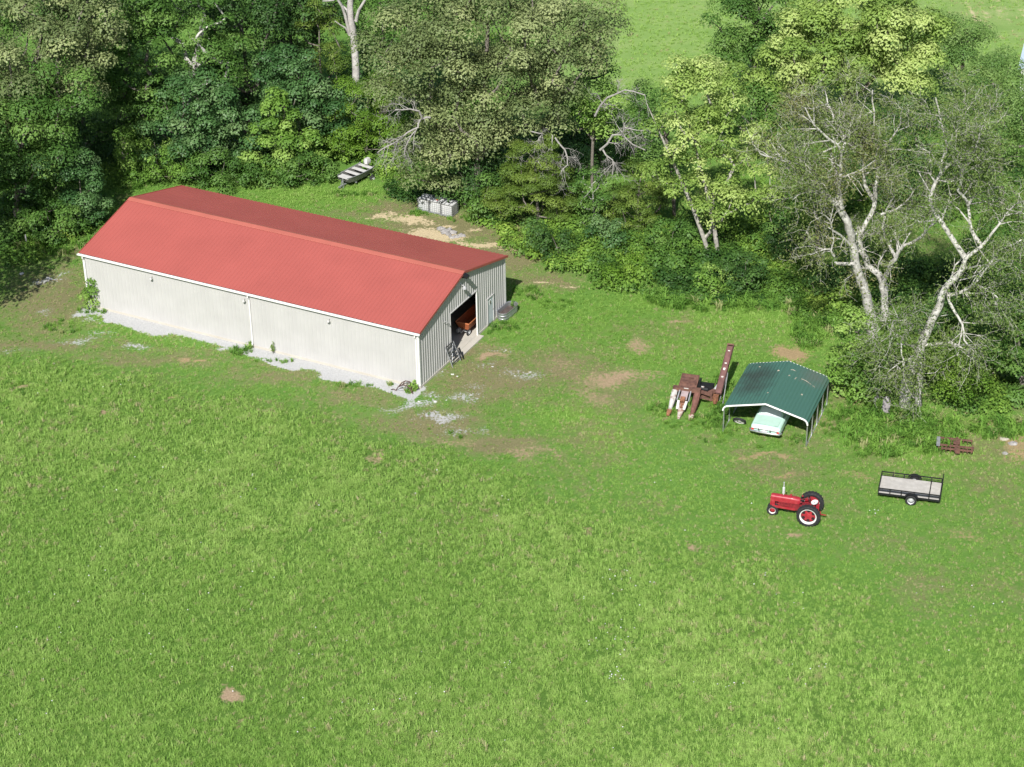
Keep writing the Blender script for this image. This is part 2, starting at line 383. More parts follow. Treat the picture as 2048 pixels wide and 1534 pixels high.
def ramp(fac, stops):
    r = N.new('ShaderNodeValToRGB'); cr = r.color_ramp
    while len(cr.elements) < len(stops): cr.elements.new(.5)
    for e, (p, c) in zip(cr.elements, stops): e.position = p; e.color = (*c, 1)
    LK.new(fac, r.inputs[0]); return r.outputs[0]
def mmath(op, a, b):
    m = N.new('ShaderNodeMath'); m.operation = op
    for i, v in enumerate((a, b)):
        if isinstance(v, (int, float)): m.inputs[i].default_value = v
        else: LK.new(v, m.inputs[i])
    return m.outputs[0]
def attr(n):
    a = N.new('ShaderNodeAttribute'); a.attribute_name = n; return a.outputs['Fac']
def thresh(m, nz, k, lo=.4, hi=.6):
    v = mmath('ADD', m, mmath('MULTIPLY', mmath('SUBTRACT', nz, .5), k * 1.6))
    r = N.new('ShaderNodeMapRange'); r.inputs[1].default_value = lo; r.inputs[2].default_value = hi; LK.new(v, r.inputs[0]); return r.outputs[0]
def mixc(f, a, b):
    m = N.new('ShaderNodeMix'); m.data_type = 'RGBA'
    if isinstance(f, (int, float)): m.inputs[0].default_value = f
    else: LK.new(f, m.inputs[0])
    for i, c in ((6, a), (7, b)):
        if isinstance(c, tuple): m.inputs[i].default_value = (*c, 1)
        else: LK.new(c, m.inputs[i])
    return m.outputs[2]
n_fine = noise(9, 5, .75); n_mid = noise(1.1, 6, .65); n_big = noise(.16, 5, .6); n_sp = noise(4.0, 4, .7)
lawn = mixc(.5, ramp(n_fine, [(.3, (.062, .140, .022)), (.7, (.155, .275, .055))]), ramp(n_mid, [(.3, (.068, .160, .026)), (.7, (.138, .260, .050))]))
lawn = mixc(mmath('MULTIPLY', attr('bright'), .6), lawn, ramp(n_fine, [(.3, (.085, .185, .022)), (.7, (.190, .320, .050))]))
dryc = ramp(n_fine, [(.25, (.105, .108, .042)), (.5, (.175, .165, .078)), (.78, (.270, .240, .135))])
col = mixc(thresh(attr('dry'), n_mid, 1.2, .25, .95), lawn, dryc)
lushc = ramp(n_fine, [(.3, (.048, .100, .016)), (.7, (.098, .180, .032))])
col = mixc(mmath('MULTIPLY', attr('lush'), .8), col, lushc)
col = mixc(thresh(attr('straw'), n_sp, 1.1, .4, .85), col, ramp(n_fine, [(.3, (.23, .165, .085)), (.7, (.40, .30, .17))]))
col = mixc(thresh(attr('soil'), n_sp, 1.5, .42, 1.05), col, ramp(n_fine, [(.3, (.24, .165, .10)), (.7, (.42, .315, .205))]))
col = mixc(thresh(attr('sand'), n_sp, 1.5, .45, .75), col, ramp(n_fine, [(.3, (.40, .32, .19)), (.7, (.58, .48, .31))]))
col = mixc(thresh(attr('gravel'), noise(5.5, 5, .75), 1.9, .52, .80), col, ramp(noise(14, 4, .8), [(.3, (.29, .29, .285)), (.65, (.50, .50, .495))]))
col = mixc(mmath('MULTIPLY', attr('far'), .8), col, ramp(noise(.35, 7, .7), [(.3, (.165, .275, .070)), (.5, (.215, .325, .095)), (.7, (.280, .350, .135))]))
col = mixc(mmath('MULTIPLY', attr('far'), thresh(attr('sand'), n_mid, 1.0, .5, .8)), col, (.52, .42, .27))
LK.new(col, gb.inputs['Base Color'])
bp = N.new('ShaderNodeBump'); bp.inputs['Strength'].default_value = .7; bp.inputs['Distance'].default_value = .08
LK.new(n_fine, bp.inputs['Height']); LK.new(bp.outputs[0], gb.inputs['Normal'])
g_me.materials.append(gm)
ground = link('ground', g_me); tag(ground, 'mown grass and hay meadow with bare tan patches and gravel', kind='structure')

# ------------------------------------------------------------------ grass (geometry-node tufts, kept inside one object)
def tuft(rng, n, h, w, spread, lean):
    vs, fs = [], []
    for i in range(n):
        a = rng.rand() * 2 * math.pi; r = spread * math.sqrt(rng.rand()); b = np.array([math.cos(a) * r, math.sin(a) * r, -.02])
        d = rng.rand() * 2 * math.pi; hh = h * (.55 + .6 * rng.rand()); ln = lean * (.3 + rng.rand()) * hh
        dv = np.array([math.cos(d), math.sin(d), 0]); sv = np.array([-dv[1], dv[0], 0]) * w * (.7 + .6 * rng.rand()) / 2
        p1 = b + dv * ln * .35 + [0, 0, hh * .6]; p2 = b + dv * ln + [0, 0, hh * (.95 - .25 * lean)]
        o = len(vs); vs += [b - sv, b + sv, p1 + sv * .9, p1 - sv * .9, p2]
        fs += [(o, o + 1, o + 2, o + 3), (o + 3, o + 2, o + 4)]
    return vs, fs
def scatter(name, pts, pick, rz, sc, tint, tufts, material, label, cat):
    vs, fs, var, isp = [], [], [], []
    for k, (tv, tf) in enumerate(tufts):
        o = len(vs); vs += [tuple(v) for v in tv]; fs += [tuple(i + o for i in f) for f in tf]; var += [k] * len(tv)
    nt_ = len(vs)
    vs += [tuple(p) for p in pts]; n = len(pts)
    me = bpy.data.meshes.new(name); me.from_pydata(vs, [], fs); me.materials.append(material)
    full = lambda a, d: np.concatenate([np.full(nt_, d), a])
    fattr(me, 'ispt', full(np.ones(n), 0)); fattr(me, 'var', np.concatenate([var, np.full(n, -1)]))
    fattr(me, 'pick', full(pick, 0)); fattr(me, 'rz', full(rz, 0)); fattr(me, 'sc', full(sc, 1)); fattr(me, 'tint', full(tint, .5))
    o = link(name, me); tag(o, label, cat, kind='stuff')
    ng = bpy.data.node_groups.new(name + '_scatter', 'GeometryNodeTree')
    ng.interface.new_socket('Geometry', in_out='INPUT', socket_type='NodeSocketGeometry'); ng.interface.new_socket('Geometry', in_out='OUTPUT', socket_type='NodeSocketGeometry')
    G = ng.nodes; L = ng.links; gi = G.new('NodeGroupInput'); go = G.new('NodeGroupOutput')
    def na(nm):
        a = G.new('GeometryNodeInputNamedAttribute'); a.data_type = 'FLOAT'; a.inputs['Name'].default_value = nm; return a.outputs['Attribute']
    def cmp(src, v):
        c = G.new('FunctionNodeCompare'); c.data_type = 'FLOAT'; c.operation = 'EQUAL'; L.new(src, c.inputs[0]); c.inputs[1].default_value = v; c.inputs['Epsilon'].default_value = .1
        return c.outputs[0]
    sp = G.new('GeometryNodeSeparateGeometry'); L.new(gi.outputs[0], sp.inputs['Geometry']); L.new(cmp(na('ispt'), 1.0), sp.inputs['Selection'])
    jn = G.new('GeometryNodeJoinGeometry'); rest = sp.outputs['Inverted']
    for k in range(len(tufts)):
        s2 = G.new('GeometryNodeSeparateGeometry'); L.new(rest, s2.inputs['Geometry']); L.new(cmp(na('var'), float(k)), s2.inputs['Selection'])
        g2 = G.new('GeometryNodeGeometryToInstance'); L.new(s2.outputs['Selection'], g2.inputs[0]); L.new(g2.outputs[0], jn.inputs[0])
    ip = G.new('GeometryNodeInstanceOnPoints'); L.new(sp.outputs['Selection'], ip.inputs['Points']); L.new(jn.outputs[0], ip.inputs['Instance'])
    ip.inputs['Pick Instance'].default_value = True
    fi = G.new('FunctionNodeFloatToInt'); L.new(na('pick'), fi.inputs[0]); L.new(fi.outputs[0], ip.inputs['Instance Index'])
    cx = G.new('ShaderNodeCombineXYZ'); L.new(na('rz'), cx.inputs[2]); L.new(cx.outputs[0], ip.inputs['Rotation']); L.new(na('sc'), ip.inputs['Scale'])
    L.new(ip.outputs[0], go.inputs[0])
    md = o.modifiers.new('scatter', 'NODES'); md.node_group = ng
    return o
def gz(x, y):
    """height of the ground sheet (same noise as the sheet)"""
    u, v = barn_uv(x, y)
    fl = 1 - np.clip((np.maximum(np.maximum(u - 3, -u - B_L - 3), np.maximum(v - B_W - 3, -v - 3))) / -2.0, 0, 1)
    return ((fbm(x, y, 9) - .5) * .16 + (vnoise(x, y, .9) - .5) * .035) * fl - .02
rng = np.random.RandomState(11)
# points inside the stretch of ground in view
def sample(n, y0, y1):
    y = y0 + (y1 - y0) * rng.rand(n); x = (rng.rand(n) * 2 - 1) * (1.06 * 1024 / F_PX * (y * math.cos(DEP) + CAM_H * math.sin(DEP)) + 1)
    return x, y
def off_barn(x, y, pad=.06):
    u, v = barn_uv(x, y); return ~((u < pad + .3) & (u > -B_L - pad) & (v > -pad) & (v < B_W + pad))

x, y = sample(175000, 78, 152)
x2, y2 = sample(60000, 152, 205); k2 = (x2 > 6 + (y2 - 152) * .05); x = np.concatenate([x, x2[k2]]); y = np.concatenate([y, y2[k2]]); farg = y > 152
lu = lush_at(x, y); so = np.maximum(np.maximum(mask(x, y, SOIL), mask(x, y, CRISP) * 2), np.maximum(mask(x, y, SAND), np.maximum(mask(x, y, GRAVEL), gravel_strip(x, y) * 2)))
so = np.maximum(so, mask(x, y, STRAW) * .8); dr = dryness(x, y); br = mask(x, y, BRIGHT)
cl = fbm(x, y, 2.4); big = fbm(x, y, 11)
keep = off_barn(x, y) & (~farg | (rng.rand(len(x)) < .55)) & (rng.rand(len(x)) > so * 1.05) & (rng.rand(len(x)) < lu * (.62 + cl * .4) + (1 - lu) * (.85 - .5 * dr))
x, y, lu, dr, br, cl, big = [a[keep] for a in (x, y, lu, dr, br, cl, big)]
n = len(x); hot = np.clip((fbm(x + 9, y, 1.5) - .55) * 6, 0, 1) * np.clip((big - .30) * 3, 0, 1) * lu
sc = lu * (.56 + .5 * hot + .34 * rng.rand(n)) + (1 - lu) * (.36 + .2 * rng.rand(n) + .2 * br) * (1 - .25 * dr)
tint = np.clip(.55 + .30 * (big - .5) + .20 * hot + .40 * (rng.rand(n) - .5) + .12 * br - .1 * (1 - lu), 0, .80)
farg = y > 152; tint = np.where(farg, .45 + .35 * rng.rand(n), tint); sc = np.where(farg, .5 + .4 * rng.rand(n), sc)
def near_path(x, y, pxs):
    P = [at(*p) for p in pxs]; d = np.full(len(x), 99.0)
    for a, b in zip(P[:-1], P[1:]):
        ab = np.array([b.x - a.x, b.y - a.y]); t = np.clip(((x - a.x) * ab[0] + (y - a.y) * ab[1]) / (ab @ ab), 0, 1); d = np.minimum(d, np.hypot(x - a.x - t * ab[0], y - a.y - t * ab[1]))
    return d
for trk in ([(60,1420),(200,1392),(330,1378),(450,1376),(560,1392)], [(130,1480),(280,1445),(400,1432),(520,1432),(640,1446)], [(560,1100),(700,1040),(860,1010),(1010,1010)], [(1010,1180),(1060,1300),(1085,1420),(1090,1534)], [(1900,1010),(1780,1090),(1690,1190),(1640,1320),(1620,1534)], [(1960,1050),(1850,1120),(1760,1220),(1710,1340),(1690,1534)], [(1060,600),(1140,690),(1230,800),(1330,905),(1480,960)]):
    w_ = np.exp(-(near_path(x, y, trk) / .28) ** 2) * (.5 + .5 * rng.rand(n)); sc = sc * (1 - .45 * w_); tint = tint + .12 * w_
tint = np.where(rng.rand(n) < .018 + .5 * dr * (1 - lu * .75), .86 + .14 * rng.rand(n), tint)
tr = np.random.RandomState(3)
tufts = [tuft(tr, 15, .30, .022, .17, .8) for _ in range(4)] + [tuft(tr, 12, .38, .030, .14, .95) for _ in range(3)]
pick = np.where(hot > .5, 4 + rng.randint(0, 3, n), rng.randint(0, 4, n))
M_grass = leaf_mat('grass_blade', [(.066, .156, .026), (.128, .258, .042), (.218, .372, .072), (.325, .470, .125), (.36, .35, .17), (.46, .42, .24)], .28, .6, True, .2)
MATS['grass_blade'].node_tree.nodes['Color Ramp'].color_ramp.elements[3].position = .80
MATS['grass_blade'].node_tree.nodes['Color Ramp'].color_ramp.elements[4].position = .87
scatter('meadow_grass', np.stack([x, y, gz(x, y)], 1), pick, rng.rand(n) * 6.283, sc, tint, tufts, M_grass, 'green grass of the hay field and mown yard', 'grass')

# taller weeds in clumps
WEED = [(1500,880,120,18,24),(1400,848,80,12,34),(1330,820,40,14,30),(1440,800,22,60,45),(1790,850,80,34,160),(1870,870,60,40,90),(1760,880,80,40,60),(1660,840,20,40,18),(1720,830,50,40,40),
        (1055,588,30,14,26),(1110,610,36,10,16),(1010,655,30,8,20),(120,655,44,14,12),(185,622,26,8,12),(480,705,24,6,14),(560,722,50,4,7),(730,772,80,4,12),(820,782,16,4,6),
        (1480,610,170,16,130),(1620,640,40,60,120),(1350,600,60,12,50),(842,428,22,5,14),(935,440,40,6,24),(700,390,50,6,26),(740,345,14,10,16),(300,345,70,16,80),(270,365,30,14,50),(100,480,90,30,60),
        (2000,860,60,20,50),(40,790,60,30,14),(970,660,16,10,14),(820,860,120,40,6)]
wx, wy, ws, wt = [], [], [], []
for px, py, rx, ry, cnt in WEED:
    for i in range(int(cnt * 1.4)):
        a = rng.rand() * 6.283; r = math.sqrt(rng.rand()); p = at(px + rx * r * math.cos(a), py + ry * r * math.sin(a))
        wx.append(p.x); wy.append(p.y); ws.append((.7 + .9 * rng.rand()) * (.45 if cnt < 35 else .8)); wt.append(.15 + .5 * rng.rand() if rng.rand() > .05 else .9)
wx, wy, ws, wt = map(np.array, (wx, wy, ws, wt)); k = off_barn(wx, wy, .25); wx, wy, ws, wt = wx[k], wy[k], ws[k], wt[k]
wt_t = [tuft(tr, 26, .58, .05, .28, .7) for _ in range(3)] + [tuft(tr, 22, .72, .07, .24, .8) for _ in range(2)]
scatter('tall_weeds', np.stack([wx, wy, gz(wx, wy)], 1), rng.randint(0, 5, len(wx)), rng.rand(len(wx)) * 6.283, ws, wt, wt_t, leaf_mat('weed_blade', [(.060, .145, .024), (.115, .240, .038), (.195, .340, .060), (.36, .33, .18)], .28, .6, True, .2), 'tall weeds and rank grass in scattered clumps', 'weeds')

# clover heads
fl = MB()
FC = [(1240,1190,90,50,16),(1230,1280,60,50,18),(1230,1355,30,14,12),(1560,1190,60,60,8),(300,1180,260,140,22),(700,1350,300,120,10),(1440,1370,60,14,6),(1620,1350,60,30,6),(1010,1335,12,10,5),
      (300,960,260,60,12),(800,1000,260,80,10),(1900,1240,120,80,8),(1750,1030,20,4,5),(150,760,200,40,8),(1000,1450,600,70,16),(60,1370,60,120,8),(1350,1010,200,60,6)]
for px, py, rx, ry, cnt in FC:
    for i in range(cnt):
        a = rng.rand() * 6.283; r = math.sqrt(rng.rand()); p = at(px + rx * r * math.cos(a), py + ry * r * math.sin(a)); s = .022 + .022 * rng.rand(); z = .2 + .1 * rng.rand()
        c = [(s, 0, 0), (0, s, 0), (-s, 0, 0), (0, -s, 0), (0, 0, s), (0, 0, -s)]
        fl.add([(p.x + q[0], p.y + q[1], z + q[2]) for q in c], [(0, 1, 4), (1, 2, 4), (2, 3, 4), (3, 0, 4), (1, 0, 5), (2, 1, 5), (3, 2, 5), (0, 3, 5)])
tag(fl.build('clover_flowers', mat('clover_white', (.72, .68, .74), .8)), 'tiny white clover heads dotted through the hay field', 'flowers', kind='stuff')

# ------------------------------------------------------------------ barn
barn = empty('pole_barn', B_O, B_YAW, 'long ivory metal barn with a red ribbed roof', 'barn')
def ribbed(mb, p0, ud, od, vd, n, pitch, zb, zt, h=.03, hw=.05, tw=.02):
    p0, ud, od, vd = map(Vector, (p0, ud, od, vd))
    for i in range(n):
        c = (i + .5) * pitch
        us = [i * pitch, c - hw, c - tw, c + tw, c + hw, (i + 1) * pitch]; ds = [0, 0, h, h, 0, 0]
        for a in range(5):
            um = (us[a] + us[a + 1]) / 2; b = zb(um)
            if b is None: continue
            mb.quad(p0 + ud * us[a] + od * ds[a] + vd * b, p0 + ud * us[a + 1] + od * ds[a + 1] + vd * b,
                    p0 + ud * us[a + 1] + od * ds[a + 1] + vd * zt(us[a + 1]), p0 + ud * us[a] + od * ds[a] + vd * zt(us[a]))
SL = (B_HR - B_HE) / (B_W / 2); PE = B_W / 40; D0, D1, DH = 14 * PE, 26 * PE, 3.45; P0, P1, PH = 31 * PE, 34 * PE, 2.1
gab = lambda w: B_HE + SL * min(w, B_W - w) - .05
mb = MB(); ribbed(mb, (-B_L, 0, 0), (1, 0, 0), (0, -1, 0), (0, 0, 1), 88, B_L / 88, lambda u: .12, lambda u: B_HE - .05, .011, .05, .02); mb.build('front_wall', M_wall, barn)
mb = MB(); ribbed(mb, (0, B_W, 0), (-1, 0, 0), (0, 1, 0), (0, 0, 1), 88, B_L / 88, lambda u: .12, lambda u: B_HE - .05); mb.build('back_wall', M_wall, barn)
mb = MB(); ribbed(mb, (0, 0, 0), (0, 1, 0), (1, 0, 0), (0, 0, 1), 40, PE, lambda w: DH if D0 < w < D1 else (PH if P0 < w < P1 else .12), gab); mb.build('gable_wall', M_wall, barn)
mb = MB(); ribbed(mb, (-B_L, 0, 0), (0, 1, 0), (-1, 0, 0), (0, 0, 1), 40, PE, lambda w: .12, gab, ); mb.build('gable_wall', M_wall, barn)
mb = MB()
mb.box((-B_L / 2, B_W / 2, -.05), (B_L - .02, B_W - .02, .30)); mb.box((.22, (D0 + D1) / 2, -.06), (.48, D1 - D0 + .3, .26)); mb.build('floor_slab', M_conc, barn)
mb = MB()
mb.box((-B_L / 2, -.01, .03), (B_L + .04, .07, .2)); mb.box((-B_L / 2, B_W + .01, .03), (B_L + .04, .07, .2)); mb.box((.012, D0 / 2, .03), (.07, D0, .2)); mb.box((.012, (D1 + P0) / 2, .03), (.07, P0 - D1, .2)); mb.box((.012, (P1 + B_W) / 2, .03), (.07, B_W - P1, .2))
mb.build('base_kerb', M_conc, barn)
OVX, OVY = .19, .16; ang = math.atan(SL); lenS = (B_W / 2 + OVY) / math.cos(ang)
for side in (0, 1):
    y0 = -OVY if side == 0 else B_W + OVY; sy = 1 if side == 0 else -1
    up = Vector((0, sy * math.cos(ang), math.sin(ang))); out = Vector((0, -sy * math.sin(ang), math.cos(ang)))
    z0 = B_HE - SL * OVY + .06; n = 90; pt = (B_L + 2 * OVX) / n
    mb = MB()
    if side == 0: ribbed(mb, (-B_L - OVX, y0, z0), (1, 0, 0), out, up, n, pt, lambda u: 0, lambda u: lenS, .034, .055, .022)
    else: ribbed(mb, (OVX, y0, z0), (-1, 0, 0), out, up, n, pt, lambda u: 0, lambda u: lenS, .034, .055, .022)
    rp = mb.build('roof_slope', M_roof, barn)
    # purlin-lapped sheets: underside panel, its dark colour standing in for interior shade, and the lap joints across the slope
    mb = MB(); a = Vector((-B_L - OVX + .01, y0, z0)) - out * .05; b = Vector((OVX - .01, y0, z0)) - out * .05
    mb.quad(b, a, a + up * lenS, b + up * lenS); mb.build('roof_underside', mat('shade_dark_underside', (.06, .06, .062), .8), barn)
    # rake trims at both gables
    for xe in (OVX + .012, -B_L - OVX - .012):
        mb = MB(); mb.bar(Vector((xe, y0, z0)) - out * .03, Vector((xe, y0, z0)) - out * .03 + up * (lenS - .01), .02, .16, 0, out); mb.build('rake_trim', M_roof, barn)
# ridge cap
mb = MB(); zr = B_HE + SL * B_W / 2 + .06 + .045
prof = [(-.34, -.34 * SL), (-.30, -.30 * SL + .012), (-.05, -.05 * SL + .02), (0, .02), (.05, -.05 * SL + .02), (.30, -.30 * SL + .012), (.34, -.34 * SL)]
mb.loft([[(xx, B_W / 2 + p[0], zr + p[1]) for p in prof] for xx in np.linspace(-B_L - OVX - .02, OVX + .02, 10)], caps=False, closed=False)
mb.build('ridge_cap', M_ridge, barn)
# gutters
for yg, s, nm in ((-OVY - .07, 1, 'gutter'),):
    mb = MB(); zt_ = B_HE - SL * OVY + .035; yo = yg - s * .065; yi = yg + s * .065
    pr = [(yo, zt_), (yo, zt_ - .11), (yi, zt_ - .14), (yi, zt_ + .0), (yi - s * .012, zt_), (yi - s * .012, zt_ - .125), (yo + s * .012, zt_ - .1), (yo + s * .012, zt_)]
    mb.loft([[(xx, p[0], p[1]) for p in pr] for xx in (-B_L - OVX - .1, -B_L / 2, OVX + .02)]); mb.build(nm, M_white, barn)
for xd in (-B_L + .12, -13.08, -.15):
    mb = MB(); y = -.085
    mb.tube([(xd, -OVY - .07, B_HE - .2), (xd, -OVY - .07, B_HE - .3), (xd, y, B_HE - .5), (xd, y, .32), (xd, y - .12, .18)], .055, 8); mb.build('downspout', M_white, barn)
for (xc, yc) in ((0, 0), (0, B_W), (-B_L, 0), (-B_L, B_W)):
    mb = MB(); sx = 1 if xc == 0 else -1; sy = -1 if yc == 0 else 1
    mb.box((xc + sx * .022 - sx * .05, yc + sy * .04, B_HE / 2 + .04), (.14, .018, B_HE - .24)); mb.box((xc + sx * .04, yc + sy * .022 - sy * .05, B_HE / 2 + .04), (.018, .135, B_HE - .24)); mb.build('corner_trim', M_white, barn)
# big opening: jamb and head trims
mb = MB(); mb.box((.02, D0 - .03, DH / 2 + .05), (.07, .06, DH - .02)); mb.build('door_jamb', M_wall, barn)
mb = MB(); mb.box((.03, D1 + .04, DH / 2 + .05), (.09, .1, DH - .02)); mb.build('door_jamb', M_white, barn)
mb = MB(); mb.box((.03, (D0 + D1) / 2, DH + .07), (.075, D1 - D0 + .14, .06)); mb.build('door_header', M_wall, barn)
mb = MB(); mb.box((-.5, (D0 + D1) / 2, DH - .1), (.4, D1 - D0 - .1, .42)); mb.build('rolled_door', M_endtrim, barn)
# walk door
wd = MB(); wd.box((.012, (P0 + P1) / 2, PH / 2 + .08), (.045, P1 - P0 - .12, PH - .08)); wdo = wd.build('door', M_doorblue, barn)
mb = MB(); mb.box((.03, (P0 + P1) / 2, PH + .02), (.09, P1 - P0 + .1, .07)); mb.box((.03, P0 + .02, PH / 2 + .05), (.09, .07, PH - .06)); mb.box((.03, P1 - .02, PH / 2 + .05), (.09, .07, PH - .06)); mb.build('door_frame', M_wall, wdo)
mb = MB(); mb.box((.04, (P0 + P1) / 2 - .04, 1.72), (.02, .26, .34), Matrix.Rotation(.3, 3, 'X')); mb.build('window', M_whitepaint, wdo)
mb = MB(); mb.box((.052, (P0 + P1) / 2 - .04, 1.72), (.012, .10, .34), Matrix.Rotation(.3, 3, 'X')); mb.build('pane', M_glassdark, wdo)
mb = MB(); mb.lathe([(0, 0), (.035, .0), (.035, .03), (.02, .05), (0, .055)], 8, Matrix.Translation((.04, P1 - .16, 1.08)) @ Matrix.Rotation(-math.pi / 2, 4, 'Z')); mb.build('handle', M_greysteel, wdo)
# lamps
def wall_lamp(p, nrm, big=False):
    s = 1.15 if big else .8; p = Vector(p); nrm = Vector(nrm)
    mb = MB(); mb.tube([p, p + nrm * .16 * s, p + nrm * .22 * s - Vector((0, 0, .08 * s))], .03 * s, 6)
    mb.lathe([(.03 * s, .0), (.13 * s, -.12 * s), (.14 * s, -.2 * s), (.02, -.2 * s)], 10, Matrix.Translation(p + nrm * .22 * s) @ Matrix.Rotation(math.pi / 2, 4, 'X'))
    mb.build('wall_lamp', M_wall if not big else M_endtrim, barn)
for xl in (-21.1, -13.45, -6.75): wall_lamp((xl, -.03, B_HE - .55), (0, -1, 0))
wall_lamp((.03, B_W / 2 - .25, B_HR - .85), (1, 0, 0), True)
mb = MB(); mb.box((.32, B_W / 2 - .1, B_HR - .16), (.42, .3, .2), Matrix.Rotation(.4, 3, 'Y')); mb.box((.12, B_W / 2 - .1, B_HR - .22), (.2, .08, .3)); mb.build('floodlight', M_black, barn)
mb = MB(); mb.tube([(.04, 3.3, 3.35), (.22, 3.3, 3.45), (.3, 3.45, 3.3), (.26, 3.7, 3.05), (.05, 3.9, 3.0)], .022, 6); mb.build('cable_hook', M_endtrim, barn)
for i in range(4):   # inside frame bents, seen dimly through the open door
    mb = MB(); xb = -.6 - i * 4.5
    mb.box((xb, .25, B_HE / 2), (.2, .3, B_HE - .3)); mb.box((xb, B_W - .25, B_HE / 2), (.2, .3, B_HE - .3))
    mb.bar((xb, .3, B_HE - .35), (xb, B_W / 2, B_HR - .35), .2, .35); mb.bar((xb, B_W - .3, B_HE - .35), (xb, B_W / 2, B_HR - .35), .2, .35); mb.build('frame_bent', M_greysteel, barn)

# ------------------------------------------------------------------ trees
def leaf_mesh(name, C, Nn, size, tint, material, asp=.55, fold=.18, rng=None):
    """one bent rhombus per leaf spray: C centres, Nn normals"""
    n = len(C); r = rng.normal(size=(n, 3)); t = r - Nn * (r * Nn).sum(1)[:, None]; t /= np.linalg.norm(t, axis=1)[:, None] + 1e-9
    b = np.cross(Nn, t); s = size[:, None]
    P = np.stack([C - t * s * .5, C + b * s * asp * .5 - Nn * s * fold * .5, C + t * s * .5 - Nn * s * fold, C - b * s * asp * .5 - Nn * s * fold * .5], 1).reshape(-1, 3)
    me = bpy.data.meshes.new(name); me.vertices.add(4 * n); me.vertices.foreach_set('co', P.astype(np.float32).ravel())
    me.loops.add(4 * n); me.loops.foreach_set('vertex_index', np.arange(4 * n, dtype=np.int32))
    me.polygons.add(n); me.polygons.foreach_set('loop_start', np.arange(0, 4 * n, 4, dtype=np.int32))
    me.update(calc_edges=True)
    fattr(me, 'tint', np.clip(tint, 0, 1), 'FACE'); me.materials.append(material)
    return me
def clump_leaves(rng, cents, rads, per, lsize, squash=.75, up=.45, dens_pow=1.0, hang=0.0):
    C, Nn, S, T = [], [], [], []
    for c, r in zip(cents, rads):
        k = max(8, int(per * r * r * 2.1)); d = rng.normal(size=(k, 3)); d /= np.linalg.norm(d, axis=1)[:, None]
        d[:, 2] = np.where(d[:, 2] < -.35, -d[:, 2], d[:, 2])
        rad = r * (.45 + .62 * rng.rand(k) ** .6)
        p = d * rad[:, None]; p[:, 2] *= squash
        nn = d * .85 + np.array([0, 0, up * .85]) + rng.normal(size=(k, 3)) * .19; nn /= np.linalg.norm(nn, axis=1)[:, None]
        C.append(p + c); Nn.append(nn); S.append(lsize * (.65 + .7 * rng.rand(k)))
        base = .5 + .72 * (rng.rand() - .5); T.append(base + .26 * (rng.rand(k) - .5))
    return np.concatenate(C), np.concatenate(Nn), np.concatenate(S), np.concatenate(T)
